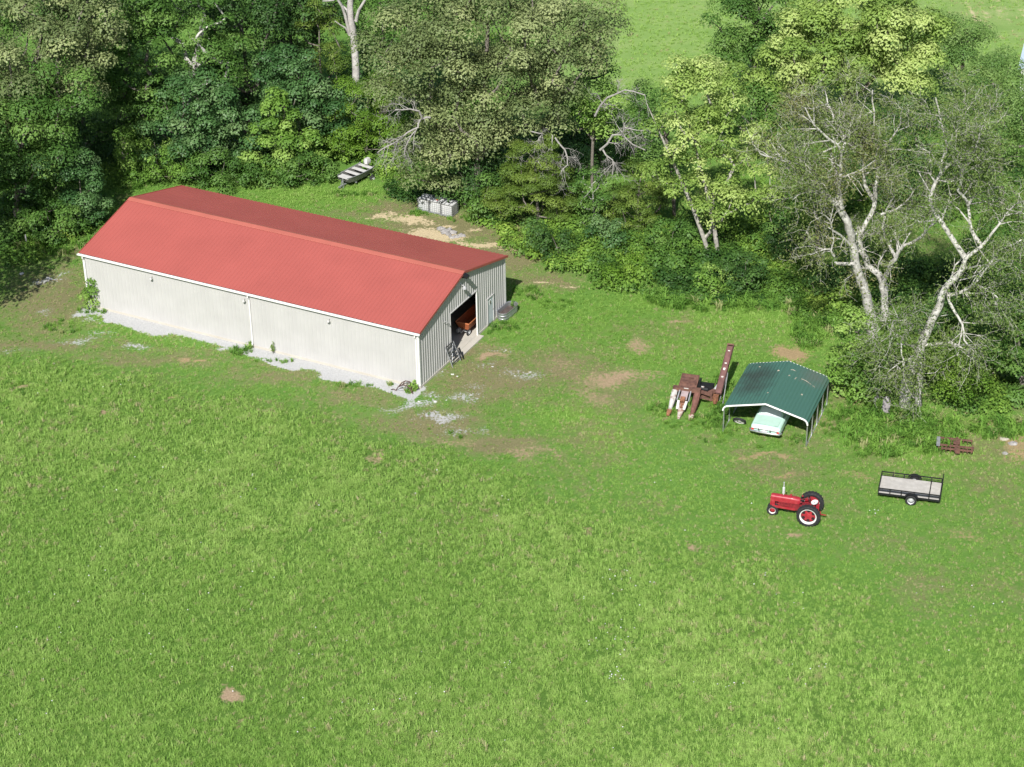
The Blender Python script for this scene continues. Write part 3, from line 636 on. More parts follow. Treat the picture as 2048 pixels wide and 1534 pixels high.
def tree(name, base, ells, leaf, label, seed, lsize=.26, clump=.95, per=70, trunk=.22, bark=None, squash=.75, spacing=.85, shell=.45, cat='tree', group=None, depth=.85, stems=1, cone=False, limbs=True, up=.45):
    """base = ground pixel; ells = crown ellipses (px, py, rx, ry) read on the upright plane through the base"""
    rng = np.random.RandomState(seed); B = at(*base); root = empty(name, B, 0, label, cat, group); B = np.array(B); clump *= 1.25; spacing *= 1.16; per *= 1.6; lsize *= .86
    cents, rads = [], []
    for (px, py, rx, ry) in ells:
        c = np.array(on_plane(px, py, B[1])); k = px_per_m(c); a = rx / k; h = ry / (k * .87)
        cl = clump * (.8 + .4 * rng.rand()); vol = a * a * depth * h
        want = int(max(5, 3.3 * vol ** (2 / 3.) / (cl * spacing) ** 2)); tries = 0
        loc = []
        while len(loc) < want and tries < want * 14:
            tries += 1; d = rng.normal(size=3); d /= np.linalg.norm(d); rr = (shell + (1 - shell) * rng.rand()) ** .5
            q = d * rr
            if cone:
                hz = rng.rand() ** 1.5; w = (1 - hz) * (.55 + .45 * rng.rand()); g = rng.rand() * 6.283; q = np.array([math.cos(g) * w, math.sin(g) * w, hz * 2 - 1])
            p = c + q * np.array([a, a * depth, h]) * (.92 + .16 * rng.rand())
            if p[2] < .25: p[2] = .25 + .4 * rng.rand()
            if q[1] > .55 and rng.rand() < .5: continue        # far side thinner
            if all(np.linalg.norm(p - o) > cl * spacing for o in loc): loc.append(p)
        cents += loc; rads += [cl * (.7 + .55 * rng.rand()) for _ in loc]
    cents = np.array(cents); rads = np.array(rads)
    C, Nn, S, T = clump_leaves(rng, cents, rads, per, lsize, squash, up)
    me = leaf_mesh('crown', C - B, Nn, S, T, LF[leaf], rng=rng); link('crown', me, root)
    # woody skeleton: each clump joins the nearest node nearer to the trunk
    mean = cents.mean(0); top = cents[:, 2].max(); nodes = []; par = []; mb = MB(); bark = bark or M_bark
    for st in range(stems):
        off = rng.normal(size=2) * (.25 if stems > 1 else 0); hx = B[0] + off[0]; hy = B[1] + off[1]; last = -1; m = 7
        for i in range(m):
            f = i / (m - 1); z = f * (top * .8); wob = .12 * trunk * 4 * math.sin(f * 5 + seed)
            nodes.append(np.array([hx + (mean[0] - B[0]) * f ** 1.3 + wob + off[0] * f * 4, hy + (mean[1] - B[1]) * f ** 1.3 + off[1] * f * 4, z - .1 if i == 0 else z])); par.append(last); last = len(nodes) - 1
    nt0 = len(nodes); order = np.argsort(np.linalg.norm(cents - np.array([mean[0], mean[1], top * .3]), axis=1))
    for i in order:
        p = cents[i]; A = np.array(nodes); dd = np.linalg.norm(A - p, axis=1) + np.clip(A[:, 2] - p[2] + .3, 0, 99) * 1.2 + np.where(A[:, 2] < top * .12, 3, 0)
        j = int(dd.argmin()); nodes.append(p.copy()); par.append(j)
    A = np.array(nodes); w = np.ones(len(A)) * .16
    for i in range(len(A) - 1, -1, -1):
        if par[i] >= 0: w[par[i]] += w[i] * .92
    rad = trunk * np.sqrt(np.clip(w / w[0], 0, 1)); rad = np.maximum(rad, .018)
    for i in range(1, len(A)):
        j = par[i]
        if j < 0: continue
        if not limbs and i >= nt0: continue
        a, b = A[j] - B, A[i] - B; L = np.linalg.norm(b - a)
        if i < nt0: mb.tube([a, b], [rad[j], rad[i]], 8, caps=False)
        else:
            md = (a + b) / 2 + rng.normal(size=3) * L * .07 + np.array([0, 0, -L * .06]); r0 = min(rad[j], rad[i] * 1.5)
            mb.tube([a, md, b], [r0, (r0 + rad[i]) * .45, rad[i] * .5], 5, caps=False)
    autosmooth(mb.build('trunk', bark, root), 60)
    return root
def bare_twigs(mb, pts, rads, rng, n=6, ln=1.2, lev=2, droop=.0, tips=None, side=5, main=None):
    """grow side twigs along a polyline of Vectors"""
    k = len(pts)
    for i in range(n):
        f = .15 + .85 * rng.rand(); g = f * (k - 1); a = min(int(g), k - 2); p = pts[a].lerp(pts[a + 1], g - a); r = rads[a] * (1 - (g - a)) + rads[a + 1] * (g - a)
        d = (pts[a + 1] - pts[a]).normalized(); q = Vector(rng.normal(size=3)); q = (q - d * q.dot(d)).normalized()
        dr = (d * (.35 + .5 * rng.rand()) + q * .8 + Vector((0, 0, .15 - droop))).normalized(); L = ln * (.5 + .8 * rng.rand())
        m = p + dr * L * .5 + Vector(rng.normal(size=3)) * L * .07; e = p + dr * L + Vector(rng.normal(size=3)) * L * .12 + Vector((0, 0, -droop * L * .4))
        r0 = max(.009, min(r * .55, .075)); P = [p, m, e]; R = [r0, r0 * .6, max(.005, r0 * .3)]
        (main or mb).tube(P, R, 3 if lev < 2 else 5, caps=False)
        if tips is not None: tips.append((e, dr)); tips.append((m, dr))
        if lev > 0: bare_twigs(mb, P, R, rng, max(3, n // 2 + 1), ln * .55, lev - 1, droop, tips, side)
def limb_path(B, px, dy0=0.0, dy1=0.0):
    """picture polyline -> points on the upright plane through the base, drifting in depth from dy0 to dy1 metres"""
    n = len(px); return [on_plane(x, y, B.y + dy0 + (dy1 - dy0) * i / max(1, n - 1)) for i, (x, y) in enumerate(px)]
def smooth_path(P, R, rng, wob=.04):
    Q, S = [], []
    for i in range(len(P) - 1):
        a, b = P[i], P[i + 1]; Q.append(a); S.append(R[i]); L = (b - a).length
        Q.append((a + b) / 2 + Vector(rng.normal(size=3)) * L * wob); S.append((R[i] + R[i + 1]) / 2)
    Q.append(P[-1]); S.append(R[-1]); return Q, S
def hero(name, base, limbs, label, seed, leaf='hack', bark=None, per=14, lsize=.15, twn=7, twl=2.0, tintmap=None, extra=None, droop=.12):
    rng = np.random.RandomState(seed); B = at(*base); root = empty(name, B, 0, label, 'tree'); mb = MB(); tw_mb = MB(); tips = []
    for (px, r0, r1, d0, d1, tw) in limbs:
        P = limb_path(B, px, d0, d1); R = [r0 + (r1 - r0) * (i / (len(P) - 1)) for i in range(len(P))]
        P, R = smooth_path([p - B for p in P], R, rng); mb.tube(P, R, 8, caps=True)
        if tw > 0: bare_twigs(tw_mb, P, R, rng, int(twn * tw), twl, 2, droop, tips, main=mb)
    autosmooth(mb.build('trunk', bark or M_barkpale, root), 60)
    if tw_mb.v: tw_mb.build('twigs', M_twigbark, root)
    if per > 0:
        T = [t for t in tips if rng.rand() < .9]; C, Nn = [], []
        for e, d in T:
            for q in range(per):
                C.append(np.array(e) + rng.normal(size=3) * np.array([.3, .3, .2])); nn = np.array(d) * .3 + np.array([0, 0, .6]) + rng.normal(size=3) * .5; Nn.append(nn / np.linalg.norm(nn))
        C = np.array(C); Nn = np.array(Nn)
        if len(C) > 60000: s = rng.permutation(len(C))[:60000]; C, Nn = C[s], Nn[s]
        t = .25 + .55 * fbm(C[:, 0] * 1.0 + 30, C[:, 2] + seed, 2.2) + .3 * (rng.rand(len(C)) - .5) + (0 if tintmap is None else tintmap(C))
        link('crown', leaf_mesh('crown', C, Nn, lsize * (.6 + .8 * rng.rand(len(C))), t, LF[leaf], .45, rng=rng), root)
    return root

# -- woodland behind the barn, left to centre
tree('oak_tree', (40, 400), [(70, 100, 150, 120), (160, 60, 90, 80), (20, 200, 80, 90)], 'olive', 'tall pale olive oak in the top left corner of the wood', 101, .28, 1.2, 58, .35)
tree('broadleaf_tree', (30, 450), [(50, 260, 100, 80), (110, 200, 70, 60)], 'mid', 'mid green tree below the pale oak at the left edge of the wood', 102, .26, 1.0, 75)
tree('hickory_tree', (250, 330), [(280, 110, 90, 120), (250, 20, 90, 60), (300, 220, 70, 60)], 'mid', 'feathery green tree behind the barn, first beside the pale corner oak', 103, .30, 1.1, 60, .3, squash=.5)
tree('hickory_tree', (366, 320), [(420, 60, 70, 80), (350, 20, 60, 60), (450, 120, 50, 60)], 'mid', 'tree whose grey trunk shows in a dark gap of the wood', 104, .26, 1.05, 60, .34, bark=M_barkpale, squash=.55)
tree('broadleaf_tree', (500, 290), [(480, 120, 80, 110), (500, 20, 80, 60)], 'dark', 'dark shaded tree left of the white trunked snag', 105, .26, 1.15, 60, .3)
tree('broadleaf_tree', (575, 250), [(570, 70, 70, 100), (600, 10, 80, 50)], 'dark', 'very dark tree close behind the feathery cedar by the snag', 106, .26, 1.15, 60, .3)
tree('cedar_tree', (645, 270), [(640, 120, 48, 130)], 'cedar', 'slim yellowish green cedar left of the white trunked snag', 107, .17, .75, 130, .16, squash=.6, cone=False)
tree('broadleaf_tree', (770, 250), [(770, 60, 70, 100), (740, 130, 50, 60), (800, 0, 70, 50)], 'mid', 'green tree right behind the white trunked snag', 108, .24, 1.0, 75)
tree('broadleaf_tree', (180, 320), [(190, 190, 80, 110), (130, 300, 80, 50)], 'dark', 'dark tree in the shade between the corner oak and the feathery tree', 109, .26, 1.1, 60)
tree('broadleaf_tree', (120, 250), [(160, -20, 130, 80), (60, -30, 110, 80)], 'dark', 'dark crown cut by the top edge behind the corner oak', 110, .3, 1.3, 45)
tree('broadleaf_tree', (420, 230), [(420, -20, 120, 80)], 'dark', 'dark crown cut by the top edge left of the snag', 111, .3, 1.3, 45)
tree('broadleaf_tree', (640, 210), [(620, -20, 130, 70)], 'dark', 'dark crown cut by the top edge around the snag', 112, .3, 1.3, 45)
tree('broadleaf_tree', (860, 220), [(870, -10, 120, 80)], 'mid', 'green crown cut by the top edge behind the big olive oak', 113, .3, 1.2, 50)
tree('magnolia_tree', (400, 350), [(400, 225, 85, 70), (340, 280, 60, 50), (460, 270, 60, 60)], 'glossy', 'glossy dark leaved small tree behind the barn ridge', 114, .28, .9, 80, .16)
tree('magnolia_tree', (600, 320), [(600, 180, 70, 60), (660, 230, 60, 50), (560, 150, 50, 40)], 'glossy', 'glossy leaved tree below the slim cedar', 115, .28, .9, 80, .16)
tree('young_tree', (560, 352), [(560, 225, 36, 45), (545, 290, 55, 45), (620, 310, 34, 40)], 'bright', 'pale bright green young tree at the wood edge behind the barn', 116, .30, .7, 90, .12)
tree('locust_tree', (735, 320), [(740, 200, 58, 60), (700, 260, 50, 40), (770, 250, 40, 50)], 'fern', 'feathery lime green small tree behind the stored boat', 117, .18, .75, 130, .12, squash=.55)
tree('magnolia_tree', (760, 250), [(760, 140, 50, 40), (790, 170, 40, 40)], 'glossy', 'glossy shrub like tree right of the snag trunk', 118, .26, .8, 80, .12)
tree('young_tree', (165, 448), [(160, 370, 44, 80), (175, 420, 40, 30)], 'glossy', 'cone shaped blue green young tree at the barn\'s rear left corner', 119, .22, .6, 130, .1)
tree('bush', (90, 440), [(90, 330, 70, 50), (50, 380, 60, 50)], 'mid', 'green bush in the shade left of the cone shaped tree', 120, .26, .9, 80, .1, cat='bush')
tree('bush', (110, 475), [(110, 440, 60, 36), (60, 460, 50, 30)], 'mid', 'low leafy bush at the foot of the cone shaped tree', 121, .24, .7, 100, .06, cat='bush')
tree('bush', (320, 360), [(320, 325, 70, 34), (270, 300, 40, 40)], 'bright', 'light green bush behind the barn\'s far roof corner', 122, .22, .65, 100, .06, cat='bush')
tree('bush', (440, 372), [(430, 340, 60, 34), (490, 350, 40, 28)], 'mid', 'green bush just behind the barn\'s long roof edge', 123, .22, .65, 100, .06, cat='bush')
tree('bush', (600, 365), [(610, 340, 60, 30), (560, 345, 40, 24)], 'mid', 'bush beside the mown strip left of the boat', 124, .22, .65, 100, .06, cat='bush')
# white snag
hero('snag_tree', (716, 290), [
  ([(716, 290), (712, 140), (706, 60), (700, 10), (700, -40)], .34, .22, 0, 0, .0),
  ([(700, 70), (690, 30), (676, 0), (668, -30)], .15, .07, 0, -1, .3), ([(697, 68), (690, 55), (670, 42)], .09, .04, 0, -.6, .0), ([(700, 40), (694, 20), (680, 5), (670, -10)], .13, .06, 0, .8, .2),
  ([(712, 42), (718, 20), (730, 0), (736, -20)], .15, .08, 0, -.8, .2), ([(668, 0), (645, 2)], .08, .04, -1, -1.4, .0)],
  'tall bare white trunked snag rising through the wood', 130, bark=M_barkwhite, per=0, twl=1.0, twn=3)
# the big olive oak and its neighbours
oak = tree('oak_tree', (952, 430), [(960, 60, 190, 80), (850, 150, 110, 70), (1000, 165, 110, 70), (1120, 110, 95, 85), (900, 235, 105, 50), (1065, 225, 90, 42), (860, 300, 50, 60), (870, 345, 46, 36), (940, 275, 60, 30), (1180, 60, 60, 60), (790, 80, 60, 60), (1010, -10, 150, 50)],
     'olive', 'huge spreading olive green oak behind the barn', 131, .25, 1.2, 62, .36, bark=M_bark, squash=.7, shell=.35)
rr = np.random.RandomState(5); Bk = Vector(oak.location)
for px, d0, d1, r0 in (([(860, 235), (845, 238), (838, 222), (820, 218), (790, 219)], -3, -4, .09), ([(840, 240), (836, 255), (815, 265), (780, 290), (755, 305)], -3.5, -4.5, .08), ([(830, 262), (815, 285), (808, 310)], -4, -4.5, .05),
     ([(1060, 262), (1085, 268), (1075, 285), (1068, 305)], -3, -3.5, .05), ([(1110, 275), (1130, 300), (1135, 330), (1120, 350)], -3, -4, .07), ([(1105, 270), (1105, 300), (1100, 315)], -3, -3.4, .04),
     ([(1190, 232), (1215, 195), (1250, 180), (1290, 190)], -1, -3, .09), ([(1200, 300), (1225, 270), (1245, 270), (1290, 300)], -4, -5, .09), ([(1205, 298), (1225, 320), (1225, 350)], -4, -4.6, .07), ([(1245, 272), (1250, 255), (1290, 262)], -4.6, -5.2, .06),
     ):
    P = limb_path(Bk, px, d0, d1); R = list(np.linspace(r0, r0 * .45, len(P))); P, R = smooth_path([p - Bk for p in P], R, rr, .06); mb = MB(); mb.tube(P, R, 6); bare_twigs(mb, P, R, rr, 8, 1.3, 2, .2); mb.build('dead_limb', M_barkdead, oak)
tree('broadleaf_tree', (930, 410), [(930, 330, 56, 50), (905, 370, 46, 34)], 'dark', 'dark understorey tree beside the oak trunk', 132, .22, .75, 90, .12)
tree('cedar_tree', (1075, 455), [(1070, 330, 62, 60), (1085, 390, 85, 50), (1010, 380, 40, 50)], 'cedar', 'broad dark cedar right of the oak, larger of the pair', 133, .15, .6, 190, .16, squash=.45)
tree('cedar_tree', (1275, 460), [(1285, 360, 44, 36), (1275, 405, 66, 46)], 'cedar', 'smaller rounded cedar in the thicket under the dead limbs', 134, .15, .6, 190, .14, squash=.45)
tree('young_tree', (1185, 400), [(1190, 195, 46, 40), (1160, 225, 50, 40), (1230, 245, 44, 36)], 'bright', 'light green slender tree between the two cedars', 135, .24, .75, 70, .12)
tree('young_tree', (1190, 470), [(1180, 385, 40, 46), (1190, 430, 36, 24)], 'mid', 'thin leafed sapling in front between the two cedars', 136, .2, .6, 80, .08, bark=M_barkpale)
tree('broadleaf_tree', (1350, 430), [(1330, 290, 50, 50), (1310, 220, 40, 40)], 'mid', 'green tree behind the dead limbs above the rounded cedar', 137, .22, .8, 80, .14)
# pale yellow green trees
tree('tulip_tree', (1450, 530), [(1400, 190, 80, 60), (1360, 260, 60, 50), (1470, 270, 75, 60), (1350, 345, 62, 34), (1500, 360, 60, 60), (1430, 400, 60, 40), (1380, 140, 60, 40)], 'yellow', 'slender pale yellow green tree with forked grey trunk above the thicket', 138, .26, .75, 70, .17, bark=M_barkgrey, stems=2, spacing=.95)
tree('tulip_tree', (1700, 320), [(1700, 40, 130, 60), (1640, 110, 110, 60), (1560, 165, 80, 50), (1800, 70, 90, 60), (1820, 130, 70, 50), (1470, 165, 50, 40)], 'yellow', 'big bright yellow green tree at the top of the right hand wood', 139, .30, .95, 85, .36)
tree('broadleaf_tree', (1510, 230), [(1490, 50, 70, 70), (1540, 20, 60, 60), (1470, 100, 40, 40), (1550, 90, 50, 50)], 'mid', 'dark rounded tree standing against the far pale field', 140, .26, .95, 75, .3)
tree('locust_tree', (1930, 220), [(1920, 70, 60, 40), (1890, 110, 50, 40), (1960, 110, 60, 40)], 'loc', 'soft light green tree beside the far orange soil patch', 141, .2, .85, 90, .2)
tree('locust_tree', (2010, 260), [(2010, 160, 70, 40), (1960, 170, 50, 40)], 'loc', 'soft green tree in front of the pale blue shed', 142, .2, .85, 90, .2)
tree('broadleaf_tree', (1640, 520), [(1620, 370, 60, 60), (1590, 300, 50, 40), (1660, 300, 60, 60), (1570, 430, 46, 44)], 'mid', 'green tree filling in behind the pale double trunked tree', 143, .22, .85, 80, .18)
tree('broadleaf_tree', (1860, 430), [(1800, 270, 70, 60), (1870, 300, 80, 70), (1780, 350, 70, 50)], 'dark', 'shaded tree seen between the two pale trunked giants', 144, .22, .95, 70, .2)
tree('broadleaf_tree', (2000, 420), [(1980, 250, 80, 60), (2040, 260, 60, 70), (1930, 200, 60, 40)], 'loc', 'olive green tree at the right edge behind the leaning giant', 145, .2, .85, 90, .2)
tree('broadleaf_tree', (2040, 600), [(2030, 420, 60, 90), (1990, 500, 60, 60), (2050, 530, 60, 60)], 'mid', 'green tree at the right edge half way down the wood', 146, .22, .85, 80, .2)
tree('broadleaf_tree', (2045, 790), [(2010, 680, 60, 60), (2040, 620, 50, 60), (2020, 750, 60, 50)], 'mid', 'broad leafed dark green tree at the right edge beside the weeds', 147, .28, .8, 90, .18)
tree('young_tree', (1710, 790), [(1700, 665, 40, 34), (1690, 730, 36, 34), (1735, 720, 40, 40), (1712, 768, 36, 22)], 'bright', 'light green sapling directly behind the green carport', 148, .26, .6, 90, .08, cat='tree')
tree('bush', (1740, 800), [(1735, 770, 40, 28), (1770, 740, 34, 28)], 'mid', 'green bush at the foot of the leaning giant beside the grey stump', 149, .22, .6, 100, .06, cat='bush')
tree('bush', (1930, 810), [(1920, 770, 50, 36), (1890, 730, 40, 30)], 'fern', 'yellowish bush under the drooping dead branches', 150, .2, .6, 100, .06, cat='bush')
tree('bush', (186, 615), [(177, 592, 16, 16), (182, 570, 11, 11)], 'bright', 'bright green bush growing against the barn\'s front left corner', 151, .2, .42, 170, .03, cat='bush')

# the two pale barked giants
hero('pale_elm_tree', (1752, 700), [
  ([(1752, 700), (1742, 630), (1732, 587), (1715, 542), (1708, 500), (1703, 470), (1695, 443), (1680, 418), (1666, 402), (1643, 383), (1630, 365)], .36, .17, 0, -2.5, .4),
  ([(1630, 365), (1618, 356), (1586, 333), (1572, 322), (1545, 315), (1520, 307)], .14, .04, -2.5, -4, 1.6), ([(1630, 365), (1632, 350), (1622, 335), (1607, 322), (1584, 312), (1556, 293)], .13, .04, -2.5, -3, 1.6),
  ([(1684, 417), (1677, 381), (1673, 349), (1666, 326), (1659, 301), (1639, 278), (1627, 267), (1597, 251)], .17, .05, -2, -1, 1.8),
  ([(1677, 395), (1680, 358), (1682, 326), (1682, 306), (1673, 287), (1650, 271), (1628, 250), (1610, 215)], .15, .04, -2, -3.4, 1.8),
  ([(1682, 306), (1689, 287), (1686, 271), (1668, 240), (1655, 205), (1650, 180)], .12, .03, -2.6, -1.5, 1.8),
  ([(1768, 640), (1769, 598), (1768, 570), (1757, 548), (1735, 531), (1722, 500), (1718, 470), (1735, 440), (1748, 415), (1750, 376), (1755, 347), (1752, 324), (1743, 294), (1748, 262), (1749, 225), (1745, 180)], .27, .04, .6, 1.5, 2.6),
  ([(1753, 326), (1762, 308), (1780, 280), (1800, 250), (1805, 215)], .10, .03, 1.2, .2, 1.6), ([(1748, 400), (1730, 370), (1728, 340), (1728, 300), (1728, 280), (1714, 249), (1690, 228), (1680, 195)], .14, .03, 1.2, 2.5, 1.8),
  ([(1771, 598), (1776, 542), (1783, 525), (1796, 505), (1807, 491), (1841, 475), (1880, 438)], .20, .06, .6, -1.5, 1.2), ([(1790, 512), (1778, 490), (1765, 455), (1772, 420), (1790, 390)], .13, .04, .2, 1, 1.4),
  ([(1715, 527), (1690, 528), (1670, 526)], .14, .11, -.9, -1.6, .0), ([(1668, 512), (1660, 498), (1645, 500), (1620, 510)], .09, .03, -3, -3.6, 1.0), ([(1700, 490), (1680, 470), (1660, 440), (1640, 425)], .10, .03, -1.5, -3.5, 1.6),
  ([(1760, 430), (1790, 420), (1820, 395), (1840, 370)], .09, .03, .5, -.6, 1.6), ([(1736, 300), (1705, 275), (1690, 250)], .06, .02, 1.2, -1, 1.4), ([(1640, 380), (1610, 385), (1585, 400)], .07, .02, -2.5, -4, 1.4)],
  'tall pale barked tree with several forking stems and thin reddish olive foliage', 160, per=6, twn=6, twl=2.2, lsize=.15)
hero('pale_elm_tree', (1815, 822), [
  ([(1810, 822), (1812, 770), (1822, 735), (1838, 702), (1852, 668), (1863, 640), (1880, 609), (1891, 576), (1906, 559), (1922, 542), (1931, 517), (1964, 492), (1985, 465)], .40, .08, 0, -2, .9),
  ([(1831, 822), (1835, 790), (1840, 765), (1838, 720)], .25, .16, .5, 0, .3),
  ([(1895, 585), (1908, 621), (1925, 649), (1928, 680), (1945, 700)], .11, .03, -1, -3, 1.2), ([(1925, 650), (1918, 690), (1915, 712)], .05, .02, -2, -3, .7),
  ([(1848, 690), (1870, 688), (1903, 685), (1922, 695), (1936, 702), (1950, 724)], .12, .04, -.6, -2.2, .9),
  ([(1900, 590), (1922, 584), (1950, 567), (1978, 531), (1998, 500), (2046, 478)], .12, .04, -1, -3, 1.8), ([(1978, 531), (2000, 520), (2035, 522)], .07, .02, -2, -3, 1.2),
  ([(1964, 492), (1940, 450), (1936, 410), (1956, 386), (1997, 372)], .13, .04, -1.6, 0, 1.8), ([(1936, 410), (1915, 380), (1925, 340), (1950, 300), (1960, 250)], .10, .03, -1, -2.5, 1.8),
  ([(1931, 517), (1900, 470), (1870, 425), (1860, 393), (1881, 348), (1895, 294), (1881, 239), (1871, 195)], .18, .04, -1.5, .5, 1.8), ([(1881, 348), (1905, 325), (1922, 318), (1950, 290), (1975, 255)], .11, .03, -.5, -2, 1.8),
  ([(1985, 465), (2010, 430), (2040, 400)], .08, .03, -2, -1, 1.6), ([(1950, 567), (1990, 590), (2020, 620)], .07, .02, -1.5, -3, 1.6),
  ([(1838, 702), (1815, 690), (1800, 672), (1780, 668)], .10, .04, -.4, -2, 1.4), ([(1802, 680), (1803, 708), (1809, 724), (1808, 760)], .06, .02, -1.5, -2, .8), ([(1822, 735), (1838, 755), (1838, 775), (1842, 790)], .06, .02, -1.2, -2, .8),
  ([(1830, 715), (1800, 725), (1775, 745)], .07, .02, -1, -2.4, 1.4), ([(1850, 670), (1810, 640), (1780, 640)], .08, .03, -.5, -2, 1.6), ([(1895, 294), (1925, 250), (1945, 205)], .07, .02, -.4, .6, 1.8)],
  'leaning pale barked giant with a double trunk and drooping dead branches', 161, per=6, twn=6, twl=2.2, lsize=.16, tintmap=lambda C: -.25)

# undergrowth: thickets, brambles and woodland floor that read as one mass
ug = np.random.RandomState(77); cents, rads, tb = [], [], []
UND = [((1060, 480, 60, 36), 90, 1.2), ((1150, 510, 90, 40), 170, 1.5), ((1260, 520, 100, 46), 190, 1.8), ((1370, 530, 110, 50), 210, 1.8), ((1480, 545, 110, 46), 200, 1.6), ((1590, 545, 60, 50), 110, 1.4), ((1180, 455, 120, 24), 120, 2.2), ((1400, 480, 150, 30), 150, 2.6),
       ((1560, 480, 60, 50), 90, 3.0), ((1330, 570, 150, 26), 120, .9), ((1480, 590, 140, 18), 100, .7), ((1620, 600, 50, 40), 80, .9), ((1700, 620, 60, 60), 110, 1.6), ((1880, 720, 80, 60), 130, 1.4), ((1960, 790, 90, 40), 130, 1.2), ((1990, 690, 60, 80), 100, 2.4),
       ((1780, 560, 80, 60), 110, 2.0), ((1900, 600, 80, 80), 130, 2.2), ((1830, 690, 60, 60), 80, 1.6),
       ((100, 430, 120, 50), 130, 1.4), ((40, 500, 60, 30), 60, .8), ((250, 350, 60, 24), 60, 1.0), ((420, 335, 120, 24), 110, 1.4), ((560, 325, 100, 24), 90, 1.2), ((680, 305, 60, 26), 70, 1.2), ((770, 320, 46, 40), 90, 1.4), ((800, 375, 26, 24), 40, .8),
       ((830, 390, 26, 14), 26, .7), ((930, 388, 60, 16), 50, 1.2), ((985, 432, 40, 22), 60, 1.2), ((150, 270, 180, 60), 90, 2.0), ((350, 250, 160, 60), 90, 2.0), ((560, 240, 160, 60), 90, 2.0), ((760, 240, 120, 50), 70, 2.0), ((1000, 390, 90, 30), 60, 1.4), ((1160, 420, 100, 30), 70, 1.6),
       ((300, 120, 320, 90), 80, 3.0), ((800, 120, 250, 90), 60, 3.0), ((1700, 380, 200, 60), 90, 2.4), ((1950, 380, 120, 70), 70, 2.4), ((1850, 280, 200, 50), 60, 2.4), ((1560, 250, 140, 50), 50, 2.2)]
for (px, py, rx, ry), cnt, hh in UND:
    for i in range(cnt):
        a = ug.rand() * 6.283; r = math.sqrt(ug.rand()); p = at(px + rx * r * math.cos(a), py + ry * r * math.sin(a))
        u, v = barn_uv(p.x, p.y)
        if -B_L - 1 < u < 1 and -1 < v < B_W + 1.2: continue
        h = hh * (.1 + 1.25 * vnoise(p.x, p.y, 2.4) ** 1.4 + .35 * (ug.rand() - .5)) * (1 - .4 * r)
        q = .30 + .62 * ug.rand() ** 1.5; tone = .40 + 2.3 * (fbm(p.x, p.y, 4.0) - .5) + .3 * (ug.rand() - .5)
        z = max(.1, h - .2); cents.append((p.x, p.y, z)); rads.append(q); tb.append(tone)
        if h > 1.1: cents.append((p.x + ug.normal() * .3, p.y - .35, h * .5)); rads.append(q); tb.append(tone - .1)
C, Nn, S, T = clump_leaves(ug, np.array(cents), np.array(rads), 66, .21, .8, .55)
cnt = [max(8, int(66 * r * r * 2.1)) for r in rads]; T = T * .45 + np.repeat(np.array(tb), cnt) * .75 - .08; S = S * np.repeat(.65 + .7 * ug.rand(len(cnt)), cnt)
LF['under'] = leaf_mat('leaf_under', [(.028, .076, .015), (.078, .165, .028), (.165, .285, .042), (.290, .410, .075)], .24)
uo = link('undergrowth', leaf_mesh('undergrowth', C, Nn, S, T, LF['under'], rng=ug)); tag(uo, 'tangled green undergrowth and brambles along the wood edge', 'undergrowth', kind='stuff')
# more understorey so that the wood closes behind the front row
tree('broadleaf_tree', (1210, 350), [(1200, 270, 60, 40), (1140, 300, 50, 40)], 'dark', 'shaded tree behind the larger cedar', 171, .24, .9, 60, .14)
tree('broadleaf_tree', (1290, 330), [(1280, 290, 50, 40), (1300, 200, 40, 40), (1260, 330, 40, 30)], 'mid', 'green tree closing the gap behind the hanging dead limbs', 172, .24, .9, 60, .14)
tree('broadleaf_tree', (1540, 350), [(1540, 250, 50, 50), (1500, 220, 50, 40)], 'mid', 'green tree between the slender yellow tree and the pale giants', 173, .24, .9, 60, .14)
tree('broadleaf_tree', (1090, 330), [(1100, 170, 50, 50), (1190, 130, 40, 40), (1080, 300, 60, 40)], 'dark', 'dark crown seen through the oak\'s right side', 174, .24, 1.0, 60, .2)
tree('broadleaf_tree', (880, 330), [(840, 220, 60, 60), (900, 180, 60, 60), (960, 300, 50, 50)], 'dark', 'dark crown seen through the oak\'s left side', 175, .24, 1.0, 60, .2)
tree('broadleaf_tree', (1760, 420), [(1740, 330, 70, 50), (1700, 400, 60, 50)], 'mid', 'shaded green tree behind the forked stems', 176, .24, .9, 60, .16)

